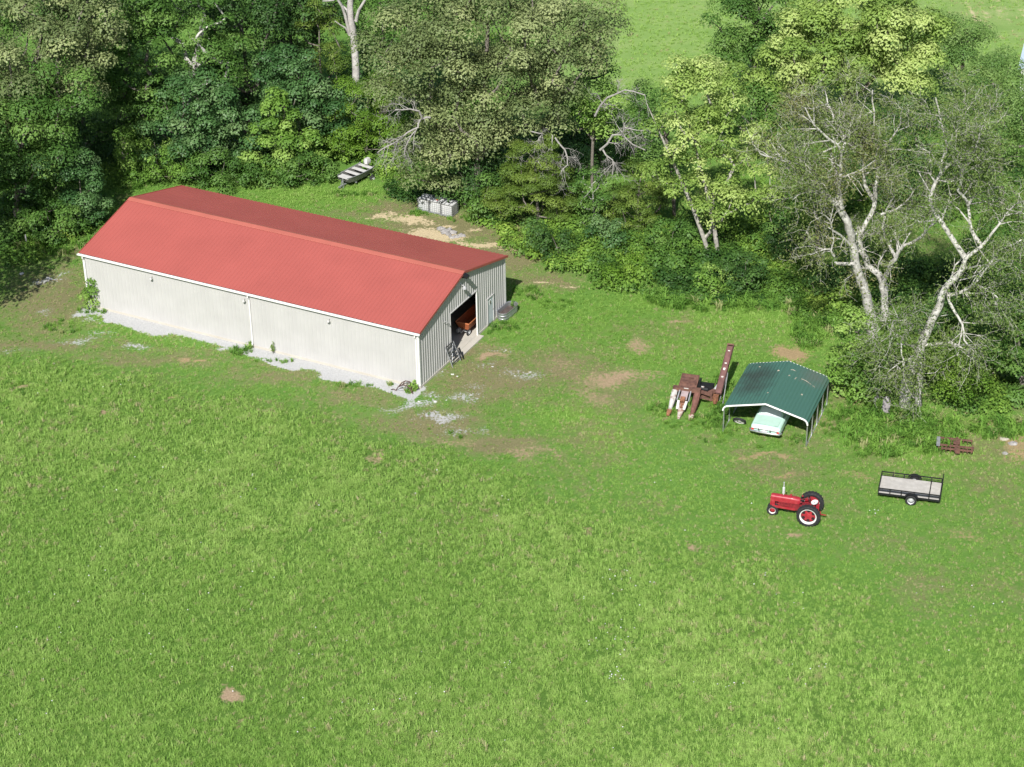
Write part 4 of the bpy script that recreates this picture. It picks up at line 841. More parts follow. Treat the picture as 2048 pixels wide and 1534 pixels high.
# ------------------------------------------------------------------ machines and yard things
def frame_from(p, q):
    """heading of the vector p -> q"""
    d = q - p; return math.atan2(d.y, d.x)
def wheel(parent, c, R, W, rimR, disc, rim, n=28, lugs=0, slots=0, side=1, hubr=.09, whitewall=None):
    """wheel with its axle along local Y; side = +1 when the outside faces +Y"""
    T = Matrix.Translation(c); mb = MB(); d0 = -side * W * .04
    mb.lathe([(0, d0 + side * .07), (hubr, d0 + side * .07), (hubr * 1.3, d0 + side * .02), (rimR * .55, d0 + side * .01), (rimR * .9, d0 - side * .05), (rimR * .9, d0 - side * .09), (0, d0 - side * .05)], n, T)
    if hubr > .06:
        for i in range(6):
            g = i * math.pi / 3; mb.tube([Vector(c) + Vector((math.cos(g) * rimR * .42, d0, math.sin(g) * rimR * .42)), Vector(c) + Vector((math.cos(g) * rimR * .42, d0 + side * .05, math.sin(g) * rimR * .42))], .025, 5)
    w = mb.build('wheel', disc, parent); autosmooth(w, 35)
    h = W / 2
    mb = MB(); mb.lathe([(rimR * .97, -h * .8), (rimR * 1.06, -h * .95), (R * .9, -h), (R * .985, -h * .72), (R, -h * .3), (R, h * .3), (R * .985, h * .72), (R * .9, h), (rimR * 1.06, h * .95), (rimR * .97, h * .8)], n, T)
    for i in range(lugs):
        for s in (-1, 1):
            g = 2 * math.pi * (i + (.5 if s > 0 else 0)) / lugs; g2 = g + .16
            a = Vector(c) + Vector((math.cos(g) * R * 1.005, s * .01, math.sin(g) * R * 1.005)); b = Vector(c) + Vector((math.cos(g2) * R * .985, s * h * .95, math.sin(g2) * R * .985))
            mb.bar(a, b, .045, .05, 0, (math.cos(g), 0, math.sin(g)))
    autosmooth(mb.build('tyre', M_tyre, w), 40)
    mb = MB(); mb.lathe([(rimR * .89, side * h * .1), (rimR * .92, side * h * .80), (rimR * 1.03, side * h * .98), (rimR * 1.04, side * h * .9), (rimR * .98, side * h * .55), (rimR * .93, side * h * .1), (rimR * .89, side * h * .1)], n, T); autosmooth(mb.build('rim', rim, w), 40)
    for i in range(slots):
        g = 2 * math.pi * (i + .5) / slots; q = Vector(c) + Vector((math.cos(g) * rimR * .66, d0 + side * .004, math.sin(g) * rimR * .66))
        mb = MB(); mb.lathe([(0, side * .016), (rimR * .20, side * .016), (rimR * .20, -.01)], 8, Matrix.Translation(q)); mb.build('slot', M_slot, w)
    return w

# -- red tractor
pr = at(1619, 1037); pf = at(1542, 1026.5); rz = frame_from(pr, pf)
tr_ = empty('farm_tractor', pr, rz, 'old red row crop tractor with white wheel rims on the lawn', 'tractor'); tr_.scale = (.97,) * 3
for s in (-1, 1):
    wheel(tr_, (0, s * .78, .71), .71, .33, .50, M_red, M_whitepaint, 36, 22, 6, s, .1)
    wheel(tr_, (2.27, s * .16, .36), .36, .17, .20, M_red, M_whitepaint, 22, 0, 0, s, .05)
def sect(x, w, z0, z1, r, n=5):
    """rounded-top cross-section ring at x"""
    pts = [(x, -w, z0), (x, w, z0)]
    for i in range(n + 1): g = math.pi / 2 * i / n; pts.append((x, w - r + r * math.cos(g), z1 - r + r * math.sin(g)))
    for i in range(n + 1): g = math.pi / 2 * (1 + i / n); pts.append((x, -w + r + r * math.cos(g), z1 - r + r * math.sin(g)))
    return [Vector(p) for p in pts]
mb = MB(); mb.loft([sect(.62, .17, 1.08, 1.34, .13), sect(.72, .21, 1.05, 1.40, .15), sect(1.2, .215, 1.04, 1.43, .15), sect(2.28, .20, 1.06, 1.45, .15), sect(2.40, .19, 1.08, 1.44, .14)]); autosmooth(mb.build('hood', M_red, tr_), 35)
mb = MB(); mb.loft([sect(2.14, .20, .74, 1.07, .03), sect(2.36, .20, .74, 1.08, .03)]); mb.box((2.40, 0, .98), (.05, .34, .5)); gr = mb.build('radiator', M_red, tr_)
for i in range(7):
    mb = MB(); mb.box((2.43, 0, .78 + i * .075), (.02, .28, .03)); mb.build('grille_bar', M_darkred, gr)
mb = MB(); mb.box((1.45, 0, .80), (.95, .30, .46)); mb.box((1.5, -.20, .88), (.5, .12, .16)); mb.box((1.5, .20, .88), (.55, .1, .14)); mb.tube([(1.25, -.2, .98), (1.75, -.2, .98)], .06, 8); mb.tube([(1.85, -.22, .8), (1.85, -.22, 1.02)], .05, 8)
mb.build('engine', M_darkred, tr_)
for k in range(4):
    mb = MB(); mb.tube([(1.24 + k * .16, -.17, 1.0), (1.24 + k * .16, -.26, .86)], .035, 6); mb.build('manifold_pipe', M_redpink, tr_)
mb = MB(); mb.lathe([(0, .05), (.09, .05), (.10, -.05), (0, -.05)], 12, Matrix.Translation((1.98, -.24, .92))); mb.build('pulley', M_redpink, tr_)
mb = MB(); mb.lathe([(0, .05), (.12, .05), (.12, -.05), (0, -.05)], 12, Matrix.Translation((.82, -.30, .80))); mb.build('belt_pulley', M_redpink, tr_)
mb = MB(); mb.bar((.9, -.2, .64), (2.3, -.2, .70), .06, .14); mb.bar((.9, .2, .64), (2.3, .2, .70), .06, .14); mb.box((2.27, 0, .55), (.2, .2, .4)); mb.tube([(2.27, -.2, .34), (2.27, .2, .34)], .04, 8); mb.build('frame_rail', M_red, tr_)
mb = MB(); mb.box((.45, 0, .78), (1.1, .36, .42)); mb.box((-.08, 0, .78), (.55, .5, .5)); mb.tube([(0, -.72, .71), (0, .72, .71)], .11, 12); mb.box((.8, 0, .95), (.24, .4, .3)); mb.build('gearbox', M_darkred, tr_)
def pan(c, a, b, dz, rot=0.0, n=14):
    rings = []
    for f, z in ((1.0, .0), (1.02, .05), (.95, .055), (.8, .02), (.3, .005)): rings.append([Vector((c[0] + a * f * math.cos(g), c[1] + b * f * math.sin(g), c[2] + z + dz * math.cos(g) * f)) for g in np.linspace(0, 2 * math.pi, n + 1)[:-1]])
    return rings
mb = MB(); mb.loft(pan((-.24, 0, 1.20), .21, .24, -.05)); st = mb.build('seat', M_whitepaint, tr_); autosmooth(st, 40)
mb = MB(); mb.bar((-.24, 0, 1.20), (.08, 0, 1.0), .08, .04); mb.bar((-.24, 0, 1.18), (-.24, 0, .95), .05, .05); mb.build('seat_spring', M_darkred, tr_)
mb = MB(); mb.tube([(.68, 0, 1.25), (.12, 0, 1.46)], .022, 8); sw = mb.build('steering_column', M_darkred, tr_)
mb = MB(); pts = []
for i in range(17): g = 2 * math.pi * i / 16; pts.append(Vector((.10 + math.sin(.36) * .21 * math.cos(g) * 1, .21 * math.sin(g), 1.47 + .21 * math.cos(g) * math.cos(.36))))
mb.tube(pts, .018, 6)
for i in range(3): g = 2 * math.pi * i / 3 + .5; mb.tube([(.1, 0, 1.47), (.10 + math.sin(.36) * .2 * math.cos(g), .2 * math.sin(g), 1.47 + .2 * math.cos(g) * .93)], .01, 5)
mb.build('steering_wheel', M_black, sw)
mb = MB(); mb.lathe([(.035, 0), (.035, .08), (.085, .12), (.085, .52), (.035, .56), (.035, .86), (.05, .9), (.03, .9), (.028, .5)], 12, Matrix.Translation((1.68, -.06, 1.42)) @ Matrix.Rotation(math.pi / 2, 4, 'X')); autosmooth(mb.build('exhaust_stack', M_silver, tr_), 40)
mb = MB(); mb.lathe([(.05, 0), (.05, .1), (.08, .12), (.06, .17), (0, .18)], 10, Matrix.Translation((1.2, .05, 1.42)) @ Matrix.Rotation(math.pi / 2, 4, 'X')); mb.build('fuel_cap', M_red, tr_)
mb = MB(); mb.box((1.05, -.24, .95), (.26, .16, .22)); mb.build('magneto', M_black, tr_)
mb = MB(); mb.box((1.08, -.33, .93), (.12, .03, .1)); mb.build('magneto_cap', M_whitepaint, tr_)
mb = MB(); mb.bar((-.3, 0, .42), (-1.0, 0, .40), .08, .03); mb.bar((-.62, -.3, .40), (-.62, .3, .40), .05, .03); mb.bar((-.2, -.25, .6), (-.62, -.28, .40), .04, .03); mb.bar((-.2, .25, .6), (-.62, .28, .40), .04, .03); mb.box((-.42, 0, .88), (.25, .32, .3)); mb.build('drawbar', M_red, tr_)
for s in (-1, 1):
    mb = MB(); mb.box((.35, s * .38, .72), (.3, .22, .03)); mb.build('foot_plate', M_darkred, tr_)
for s in (-1, 1):
    mb = MB(); mb.lathe([(0, .06), (.06, .05), (.075, 0), (.06, -.05), (0, -.07)], 10, Matrix.Translation((.55, s * .36, 1.32)) @ Matrix.Rotation(-math.pi / 2, 4, 'Z')); mb.build('headlamp', M_darkred, tr_)

# -- utility trailer
pl = at(1757.5, 999); prr = at(1875, 1014); rzt = frame_from(prr, pl)
TLn, TW = 3.6, 1.9
tl = empty('utility_trailer', (pl + prr) / 2, rzt, 'black single axle utility trailer with grey plank deck', 'trailer')
hl = TLn / 2; dz = .5; YN = 0.0; YF = -TW      # near side y=0, far side -TW (local +x is the front, seen at the left)
for i in range(9):
    mb = MB(); w = TW / 9; mb.box((0, YN - w * (i + .5), dz + (.004 if i % 2 else 0)), (TLn - .04, w - .012, .04)); mb.build('plank', M_plank, tl)
mb = MB()
for yy in (YN, YF): mb.box((0, yy, dz - .06), (TLn + .06, .06, .12))
for xx in (-hl, -hl / 2, 0, hl / 2, hl): mb.box((xx, -TW / 2, dz - .09), (.06, TW - .08, .09))
mb.build('chassis', M_blackpaint, tl)
for yy in (YN, YF):
    mb = MB(); mb.bar((-hl, yy, dz + .31), (hl, yy, dz + .31), .05, .06); rl = mb.build('side_rail', M_blackpaint, tl)
    mb = MB(); mb.bar((-hl, yy, dz + .16), (hl, yy, dz + .16), .025, .03); mb.build('mid_rail', M_blackpaint, tl)
    for xx in (-hl, -hl + .62, -.30, .45, 1.12, hl):
        mb = MB(); mb.box((xx, yy, dz + .14), (.06, .05, .34)); mb.build('stake', M_blackpaint, tl)
mb = MB(); mb.bar((hl, YN, dz + .31), (hl, YF, dz + .31), .05, .06); mb.bar((hl, YN, dz + .12), (hl, YF, dz + .12), .05, .05); mb.box((hl - .02, -TW / 2, dz + .2), (.02, TW - .1, .3)); mb.build('front_rail', M_rust if False else M_blackpaint, tl)
mb = MB(); gx_ = -hl - .05
for yy in np.linspace(YN, YF, 6): mb.box((gx_, yy, dz + .33), (.055, .06, .72))
for zz in np.linspace(dz - .02, dz + .68, 6): mb.bar((gx_, YN, zz), (gx_, YF, zz), .05, .06)
mb.build('ramp_gate', M_blackpaint, tl)
mb = MB(); mb.bar((-hl + .62, YN, dz + .05), (-hl + .62, YF, dz + .05), .06, .06); mb.build('crossbar', M_blackpaint, tl)
for yy, s in ((YN + .16, 1), (YF - .16, -1)):
    wheel(tl, (-.16, yy, .34), .34, .21, .20, M_silver, M_silver, 22, 0, 0, s, .06)
    mb = MB(); rg = []
    for i in range(9):
        g = math.radians(12 + 156 * i / 8); x = -.16 + math.cos(g) * .44; z = .36 + math.sin(g) * .42
        rg.append([Vector((x, yy - .12, z)), Vector((x, yy + .12, z)), Vector((x, yy + .12, z - .015)), Vector((x, yy - .12, z - .015))])
    mb.loft(rg); mb.build('fender', M_blackpaint, tl)
mb = MB(); mb.tube([(-.16, YN + .1, .34), (-.16, YF - .1, .34)], .04, 8); mb.build('axle', M_blackpaint, tl)

# -- green carport
c0 = at(1446, 863); c1 = at(1612, 893); cz = frame_from(c0, c1); CW = (c1 - c0).length; CD = 5.55
cp = empty('metal_carport', c0, cz, 'open carport with a stained dark green ribbed roof and white trim', 'carport')
def cp_profile(off=0.0, ribs=True):
    """cross-section of roof and bent eaves from the left post to the right one"""
    P = []; zp, re, zr_ = 1.62, .36, 2.58; sl = math.atan2(zr_ - (zp + re), CW / 2 - re)
    for i in range(6): g = math.pi - (math.pi / 2 - sl) * i / 5; P.append((re + math.cos(g) * re, zp + math.sin(g) * re))
    xe, ze = P[-1]; nseg = 22
    for i in range(1, nseg + 1): f = i / nseg; P.append((xe + (CW / 2 - xe) * f, ze + (zr_ - ze) * f))
    full = P + [(CW - a, b) for a, b in P[-2::-1]]
    out = []
    for i, (a, b) in enumerate(full):
        q = full[min(i + 1, len(full) - 1)]; p = full[max(i - 1, 0)]; nx_, nz_ = -(q[1] - p[1]), q[0] - p[0]; L = math.hypot(nx_, nz_); o = off + (.05 if (ribs and i % 2) else 0)
        out.append((a + nx_ / L * o, b + nz_ / L * o))
    return out
pf_ = cp_profile(.03)
mb = MB(); mb.loft([[(a, d, b) for a, b in pf_] for d in (-.12, CD * .35, CD * .7, CD + .12)], caps=False, closed=False)
M_cproof = bpy.data.materials.new('stained_green_roof'); M_cproof.use_nodes = True
def cp_mat():
    nt = M_cproof.node_tree; N = nt.nodes; L = nt.links; b = N['Principled BSDF']; b.inputs['Roughness'].default_value = .5; b.inputs['Specular IOR Level'].default_value = .35
    t = N.new('ShaderNodeTexCoord'); sx = N.new('ShaderNodeSeparateXYZ'); L.new(t.outputs['Object'], sx.inputs[0])
    n = N.new('ShaderNodeTexNoise'); n.inputs['Scale'].default_value = 1.1; n.inputs['Detail'].default_value = 7; n.inputs['Roughness'].default_value = .65; L.new(t.outputs['Object'], n.inputs['Vector'])
    def mm(op, a, c):
        m = N.new('ShaderNodeMath'); m.operation = op
        for i, v in enumerate((a, c)):
            if isinstance(v, (int, float)): m.inputs[i].default_value = v
            else: L.new(v, m.inputs[i])
        return m.outputs[0]
    # algae stain on the left slope, dusty film at the back right
    dx = mm('DIVIDE', mm('SUBTRACT', sx.outputs[0], 1.15), 1.35); dy = mm('DIVIDE', mm('SUBTRACT', sx.outputs[1], 3.3), 2.5)
    e = mm('SUBTRACT', 1.35, mm('ADD', mm('MULTIPLY', dx, dx), mm('MULTIPLY', dy, dy)))
    st = N.new('ShaderNodeMapRange'); st.inputs[1].default_value = .1; st.inputs[2].default_value = 1.5; L.new(mm('ADD', e, mm('MULTIPLY', mm('SUBTRACT', n.outputs['Fac'], .5), 3.0)), st.inputs[0])
    fx = mm('DIVIDE', mm('SUBTRACT', sx.outputs[0], 4.6), 1.3); fy = mm('DIVIDE', mm('SUBTRACT', sx.outputs[1], 5.0), 1.6)
    e2 = mm('SUBTRACT', 1.0, mm('ADD', mm('MULTIPLY', fx, fx), mm('MULTIPLY', fy, fy)))
    s2 = N.new('ShaderNodeMapRange'); s2.inputs[1].default_value = .1; s2.inputs[2].default_value = 1.3; L.new(mm('ADD', e2, mm('MULTIPLY', mm('SUBTRACT', n.outputs['Fac'], .5), 1.8)), s2.inputs[0])
    m1 = N.new('ShaderNodeMix'); m1.data_type = 'RGBA'; m1.inputs[6].default_value = (.052, .128, .100, 1); m1.inputs[7].default_value = (.038, .060, .050, 1); L.new(st.outputs[0], m1.inputs[0])
    m2 = N.new('ShaderNodeMix'); m2.data_type = 'RGBA'; L.new(m1.outputs[2], m2.inputs[6]); m2.inputs[7].default_value = (.09, .12, .10, 1); L.new(s2.outputs[0], m2.inputs[0]); L.new(m2.outputs[2], b.inputs['Base Color'])
cp_mat(); rf = mb.build('roof', M_cproof, cp)
for d, nm in ((-.14, 'white_trim'), (CD + .14, 'white_trim')):
    pp = cp_profile(.035, False); mb = MB(); mb.tube([(a, d, b) for a, b in pp],   .055 if d < 0 else .014, 6); mb.build(nm, M_whitepaint, cp)
for d in np.linspace(0.03, CD - .03, 5):
    for xx in (0.0, CW):
        mb = MB(); mb.box((xx, d, .83), (.065, .065, 1.66)); mb.build('post', M_galv, cp)
    pp = cp_profile(-.03, False); mb = MB(); mb.tube([(a, d, b) for a, b in pp], .03, 5); mb.build('roof_bow', M_galv, cp)
for xx in (0.0, CW):
    mb = MB(); mb.bar((xx, 0, .03), (xx, CD, .03), .065, .06); mb.build('base_rail', M_galv, cp)
rs = np.random.RandomState(9); pr2 = cp_profile(.06, False)
def roof_pt(x, d):
    for (a, b), (c, e) in zip(pr2[:-1], pr2[1:]):
        if a <= x <= c: return Vector((x, d, b + (e - b) * (x - a) / max(1e-6, c - a)))
    return Vector((x, d, 2.4))
Mw = Matrix.Translation(c0) @ Matrix.Rotation(cz, 4, 'Z')
for lab_, (x0, d0, x1, d1, w) in zip(('short curled stick on the carport roof near the back ridge', 'longest pale stick across the right slope of the carport roof', 'short upright stick scrap beside the longest roof stick', 'pale leaf scrap left of the ridge on the carport roof', 'small scrap just right of the carport ridge', 'yellow leaf scrap low on the right slope of the carport roof', 'thin stick near the back right corner of the carport roof', 'pale scrap at the back left of the carport roof', 'small scrap near the front of the carport roof ridge'), ((3.05, 4.75, 3.4, 4.8, .035), (3.9, 4.2, 4.6, 4.0, .03), (3.55, 3.85, 3.62, 4.15, .04), (2.3, 4.3, 2.42, 4.35, .06), (3.1, 3.95, 3.2, 4.0, .06), (4.35, 2.4, 4.42, 2.43, .08), (4.7, 3.9, 4.9, 3.8, .025), (.9, 5.0, 1.0, 5.02, .05), (2.4, 1.3, 2.5, 1.33, .04))):
    a, b = Mw @ roof_pt(x0, d0), Mw @ roof_pt(x1, d1); mb = MB(); m = (a + b) / 2 + Vector((0, .03, .03)); mb.tube([a, m, b], [w * .6, w * .6, w * .35], 5)
    tag(mb.build('stick', M_twig), lab_, 'stick', 'sticks fallen on the carport roof')

# -- mint car under the carport (rear end facing out)
car_o = Mw @ Vector((2.72, .02, 0))
car = empty('sedan_car', car_o, cz + math.pi / 2, 'old mint green sedan parked under the carport, boot facing out', 'car')
CWH = .95
def csec(x, w, zl, zh, crown=.03):
    return [Vector((x, -w * .92, zl)), Vector((x, -w, zl + .12)), Vector((x, -w, zh - .10)), Vector((x, -w * .93, zh - .02)), Vector((x, -w * .5, zh + crown)), Vector((x, 0, zh + crown * 1.3)), Vector((x, w * .5, zh + crown)), Vector((x, w * .93, zh - .02)), Vector((x, w, zh - .10)), Vector((x, w, zl + .12)), Vector((x, w * .92, zl))]
mb = MB(); mb.loft([csec(0.0, CWH - .05, .42, .84), csec(.08, CWH - .01, .36, .90), csec(.6, CWH, .34, .95), csec(1.25, CWH, .33, .97), csec(2.6, CWH, .32, .97), csec(3.6, CWH, .33, .95), csec(4.7, CWH - .03, .36, .90), csec(4.9, CWH - .1, .42, .82)]); autosmooth(mb.build('body', M_mint, car), 30)
mb = MB()
cab = [[(1.20, -.80, .97), (1.20, .80, .97), (2.95, .80, .97), (2.95, -.80, .97)], [(1.62, -.66, 1.40), (1.62, .66, 1.40), (2.45, .66, 1.42), (2.45, -.66, 1.42)], [(1.75, -.55, 1.46), (1.75, .55, 1.46), (2.3, .55, 1.47), (2.3, -.55, 1.47)]]
mb.loft(cab); mb.build('cabin', M_mint, car)
mb = MB(); a = [Vector(p) for p in ((1.225, -.68, 1.02), (1.225, .68, 1.02), (1.575, .58, 1.375), (1.575, -.58, 1.375))]; off = Vector((-.02, 0, .014)); mb.loft([[p for p in a], [p + off for p in a]]); mb.build('rear_window', mat('pale_window_glare', (.55, .60, .60), .15, var=.05), car)
mb = MB(); mb.box((.62, 0, 1.0), (1.06, 1.52, .012)); bl = mb.build('boot_lid', M_mint, car)
mb = MB(); mb.box((-.02, 0, .74), (.03, 1.62, .10)); mb.build('boot_panel', M_whitepaint, car)
mb = MB(); mb.box((-.04, 0, .655), (.02, 1.5, .02)); mb.box((-.045, -.32, .66), (.03, .05, .12)); mb.box((-.045, .42, .66), (.03, .05, .12)); mb.build('panel_gap', M_black, car)
mb = MB(); mb.tube([(.12, -1.0, .52), (-.08, -.92, .52), (-.13, -.5, .52), (-.14, 0, .52), (-.13, .5, .52), (-.08, .92, .52), (.12, 1.0, .52)], .075, 8); autosmooth(mb.build('bumper', M_chrome, car), 50)
for s in (-1, 1):
    mb = MB(); mb.box((-.15, s * .36, .52), (.06, .07, .2)); mb.build('overrider', M_black, car)
    mb = MB(); mb.box((-.01, s * .82, .60), (.06, .16, .12)); mb.build('tail_lamp', M_taillight, car)
    for xx in (.95, 3.85): wheel(car, (xx, s * .80, .33), .33, .2, .19, M_silver, M_chrome, 18, 0, 0, s, .05)
mb = MB(); mb.box((-.035, .05, .58), (.02, .34, .12)); mb.build('number_plate', M_whitepaint, car)

# old spoked wheel lying beside the car
wp = Mw @ Vector((.75, 1.15, .0)); ow = empty('spoked_wheel', wp, cz, 'old spoked wheel lying in the weeds under the carport', 'wheel')
mb = MB(); Mt = Matrix.Translation((0, 0, .28)) @ Matrix.Rotation(math.radians(38), 4, 'X')
mb.lathe([(.33, -.06), (.42, -.06), (.44, 0), (.42, .06), (.33, .06), (.33, -.06)], 20, Mt); mb.build('tyre', M_tyre, ow)
mb = MB(); mb.lathe([(.30, -.05), (.34, -.06), (.34, .06), (.30, .05), (.30, -.05)], 20, Mt)
for i in range(6): g = i * math.pi / 3; mb.tube([Mt @ Vector((0, .02, 0)), Mt @ Vector((math.cos(g) * .31, 0, math.sin(g) * .31))], .03, 5)
mb.lathe([(0, .07), (.09, .06), (.1, -.05), (0, -.06)], 10, Mt); mb.build('rim', M_wornwhite, ow)

# -- rusty corn picker
k0 = at(1363, 836); ckz = -.30
ck = empty('corn_picker', k0, ckz, 'rusty two row corn picker with raised elevator beside the carport', 'corn picker')
# local x to the right, y away from the viewer, snouts point to -y
def snout(x, w0, w1, y0, y1, z0, z1, h, m, name='snout', tip=None):
    """sloping gathering point from the ground tip (y0) up to the body (y1)"""
    mb = MB(); rings = []
    for f in (0, .12, .35, .7, 1.0):
        y = y0 + (y1 - y0) * f; w = (w0 + (w1 - w0) * min(1, f * 1.6)) / 2; z = z0 + (z1 - z0) * f; hh = h * (.25 + .75 * min(1, f * 2))
        rings.append([Vector((x - w, y, z - hh)), Vector((x + w, y, z - hh)), Vector((x + w, y, z - hh * .25)), Vector((x + w * .5, y, z)), Vector((x - w * .5, y, z)), Vector((x - w, y, z - hh * .25))])
    mb.loft(rings); o = mb.build(name, m, ck); return o
snout(-.86, .10, .36, -.05, 1.75, .16, 1.05, .34, mat('flaking_white_paint', (.46, .44, .41), .7, var=.1, scale=4, col2=(.20, .11, .08), mixscale=3, thr=.58, soft=.08), 'outer_snout')
mb = MB(); mb.loft([[(-.97, -.12, .10), (-.78, -.12, .10), (-.78, -.12, .16), (-.97, -.12, .16)], [(-1.02, .30, .12), (-.70, .30, .12), (-.70, .30, .36), (-1.02, .30, .36)]]); mb.build('snout_tip', M_rustorange, ck)
snout(-.16, .12, .46, -.25, 1.10, .10, .68, .26, mat('rusty_white_paint', (.48, .43, .38), .7, var=.1, scale=4, col2=(.20, .095, .06), mixscale=4, thr=.5, soft=.08), 'centre_snout')
mb = MB(); mb.box((-.16, .98, .78), (.30, .34, .26), Matrix.Rotation(.5, 3, 'X')); mb.tube([(-.16, .45, .46), (-.16, .75, .62)], .07, 8); mb.build('snout_bracket', M_rustorange, ck)
for s in (-1, 1):
    mb = MB(); mb.bar((-.16 + s * .22, .35, .42), (-.16 + s * .26, .95, .72), .16, .03); mb.build('gathering_plate', M_wornwhite, ck)
    mb = MB(); mb.bar((-.16 + s * .38, 1.0, .70), (-.16 + s * .36, 1.75, 1.02), .08, .10); mb.build('snapping_roll', M_greysteel, ck)
mb = MB(); mb.bar((-.16, 1.1, .72), (-.16, 1.75, 1.0), .46, .06); mb.build('feed_plate', mat('faded_mauve_paint', (.30, .235, .235), .8, var=.15), ck)
snout(.62, .16, .40, -.1, 1.9, .16, 1.12, .40, mat('brick_red_rust', (.165, .074, .055), .8, var=.2, scale=4, bump=.2), 'outer_snout')
mb = MB(); mb.loft([[(.52, -.28, .06), (.72, -.28, .06), (.72, -.28, .12), (.52, -.28, .12)], [(.44, .10, .10), (.80, .10, .10), (.80, .10, .30), (.44, .10, .30)]]); mb.build('snout_tip', mat('rusty_white_paint', (.4, .3, .3)), ck)
mb = MB(); mb.bar((-1.0, 1.86, 1.06), (.82, 1.86, 1.10), .30, .26); mb.build('cross_beam', M_rust, ck)
mb = MB(); mb.box((-.10, 1.68, 1.24), (.30, .02, .05)); mb.build('beam_plate', M_wornwhite, ck)
# raised sheet-iron hood with a square hole: four flat pieces round the hole, with side flanges
hb = MB(); ya, yb, za, zb_ = 1.95, 2.95, 1.16, 1.50
def hp(x, f): return Vector((x, ya + (yb - ya) * f, za + (zb_ - za) * f))
for x0, x1, f0, f1 in ((-.62, -.17, 0, 1), (.17, .46, 0, 1), (-.17, .17, 0, .58), (-.17, .17, .82, 1)):
    q = [hp(x0, f0), hp(x1, f0), hp(x1, f1), hp(x0, f1)]; n = Vector((0, .38, -.92)) * .03; hb.loft([q, [p + n for p in q]])
hb.bar(hp(-.64, 0), hp(-.64, 1), .05, .16); hb.bar(hp(.48, 0), hp(.48, 1), .05, .16); hb.bar(hp(-.66, 1), hp(.50, 1), .05, .18)
hb.box((-.08, 2.7, 1.12), (1.0, .9, .5)); hb.build('hood', M_rust, ck)
mb = MB(); mb.box((1.0, 2.65, .98), (1.0, .5, .42)); mb.box((.62, 2.6, 1.32), (.1, .45, .4)); mb.tube([(.7, 2.3, 1.05), (1.2, 2.3, 1.0)], .12, 10); mb.build('gearbox', M_black, ck)
mb = MB(); mb.box((.86, 2.28, 1.16), (.18, .05, .10)); mb.build('gear_label', M_wornwhite, ck)
mb = MB(); mb.bar((.6, 2.1, .95), (1.55, 2.0, .80), .16, .18); mb.bar((.6, 1.9, .62), (1.7, 1.8, .55), .1, .12); mb.bar((-.6, 2.4, .5), (1.7, 2.3, .5), .12, .12); mb.bar((1.5, 2.0, .2), (1.5, 2.0, 1.0), .1, .1); mb.bar((-.7, 2.4, .1), (-.7, 2.4, 1.1), .1, .1); mb.build('frame', M_rust, ck)
mb = MB(); mb.box((1.82, 1.85, .74), (.36, .34, .36)); mb.tube([(1.82, 1.6, .5), (1.82, 1.6, .95)], .14, 10); mb.build('gear_housing', M_rustorange, ck)
mb = MB(); mb.tube([(1.70, 2.35, .98), (1.92, 2.80, 1.24)], .19, 14); autosmooth(mb.build('drum', mat('grey_drum', (.42, .42, .42), .6, var=.1), ck), 40)
mb = MB(); mb.bar((1.3, 2.1, .85), (1.74, 2.45, 1.0), .2, .22); mb.build('drum_bracket', M_rust, ck)
for yy, s in ((2.75, 1),): 
    wheel(ck, (-.55, 2.75, .34), .34, .2, .2, M_rust, M_rust, 18, 0, 0, 1, .06); wheel(ck, (1.05, 2.75, .34), .34, .2, .2, M_rust, M_rust, 18, 0, 0, 1, .06)
Mk = Matrix.Translation(k0) @ Matrix.Rotation(ckz, 4, 'Z'); Mi = Mk.inverted()
e1 = Mi @ at(1462, 691, 3.15); e0 = Mi @ at(1437, 788, 1.0); el = MB(); dr_ = (e1 - e0).normalized(); sd = dr_.cross(Vector((0, 0, 1))).normalized(); upn = sd.cross(dr_)
el.bar(e0 - upn * .02, e1, .36, .05, 0, upn); el.bar(e0 + sd * .19 + upn * .07, e1 + sd * .19 + upn * .07, .04, .22, 0, upn); el.bar(e0 - sd * .19 + upn * .07, e1 - sd * .19 + upn * .07, .04, .22, 0, upn); el.bar(e0 + upn * .17, e0.lerp(e1, .96) + upn * .17, .40, .02, 0, upn)
ev = el.build('elevator', mat('elevator_rust', (.13, .062, .054), .8, var=.2, scale=3, bump=.2), ck)
mb = MB(); mb.bar(e1 + sd * .22 + upn * .06, e1 - sd * .22 + upn * .06, .10, .30, 0, upn); mb.build('elevator_head', M_rust, ev)
for f, L in ((.32, .10), (.47, .16), (.60, .08), (.86, .06)):
    mb = MB(); q = e0.lerp(e1, f) + upn * .186; mb.bar(q, q + dr_ * L, .14, .012, 0, upn); mb.build('paint_patch', M_wornwhite, ev)
mb = MB(); mb.tube([e0 + sd * .3 + Vector((0, 0, -.8)), e0.lerp(e1, .45) + sd * .24], .03, 5); mb.tube([Vector((1.95, 1.9, 0)), e0.lerp(e1, .35) + sd * .24], .025, 5); mb.build('elevator_strut', M_greysteel, ck)

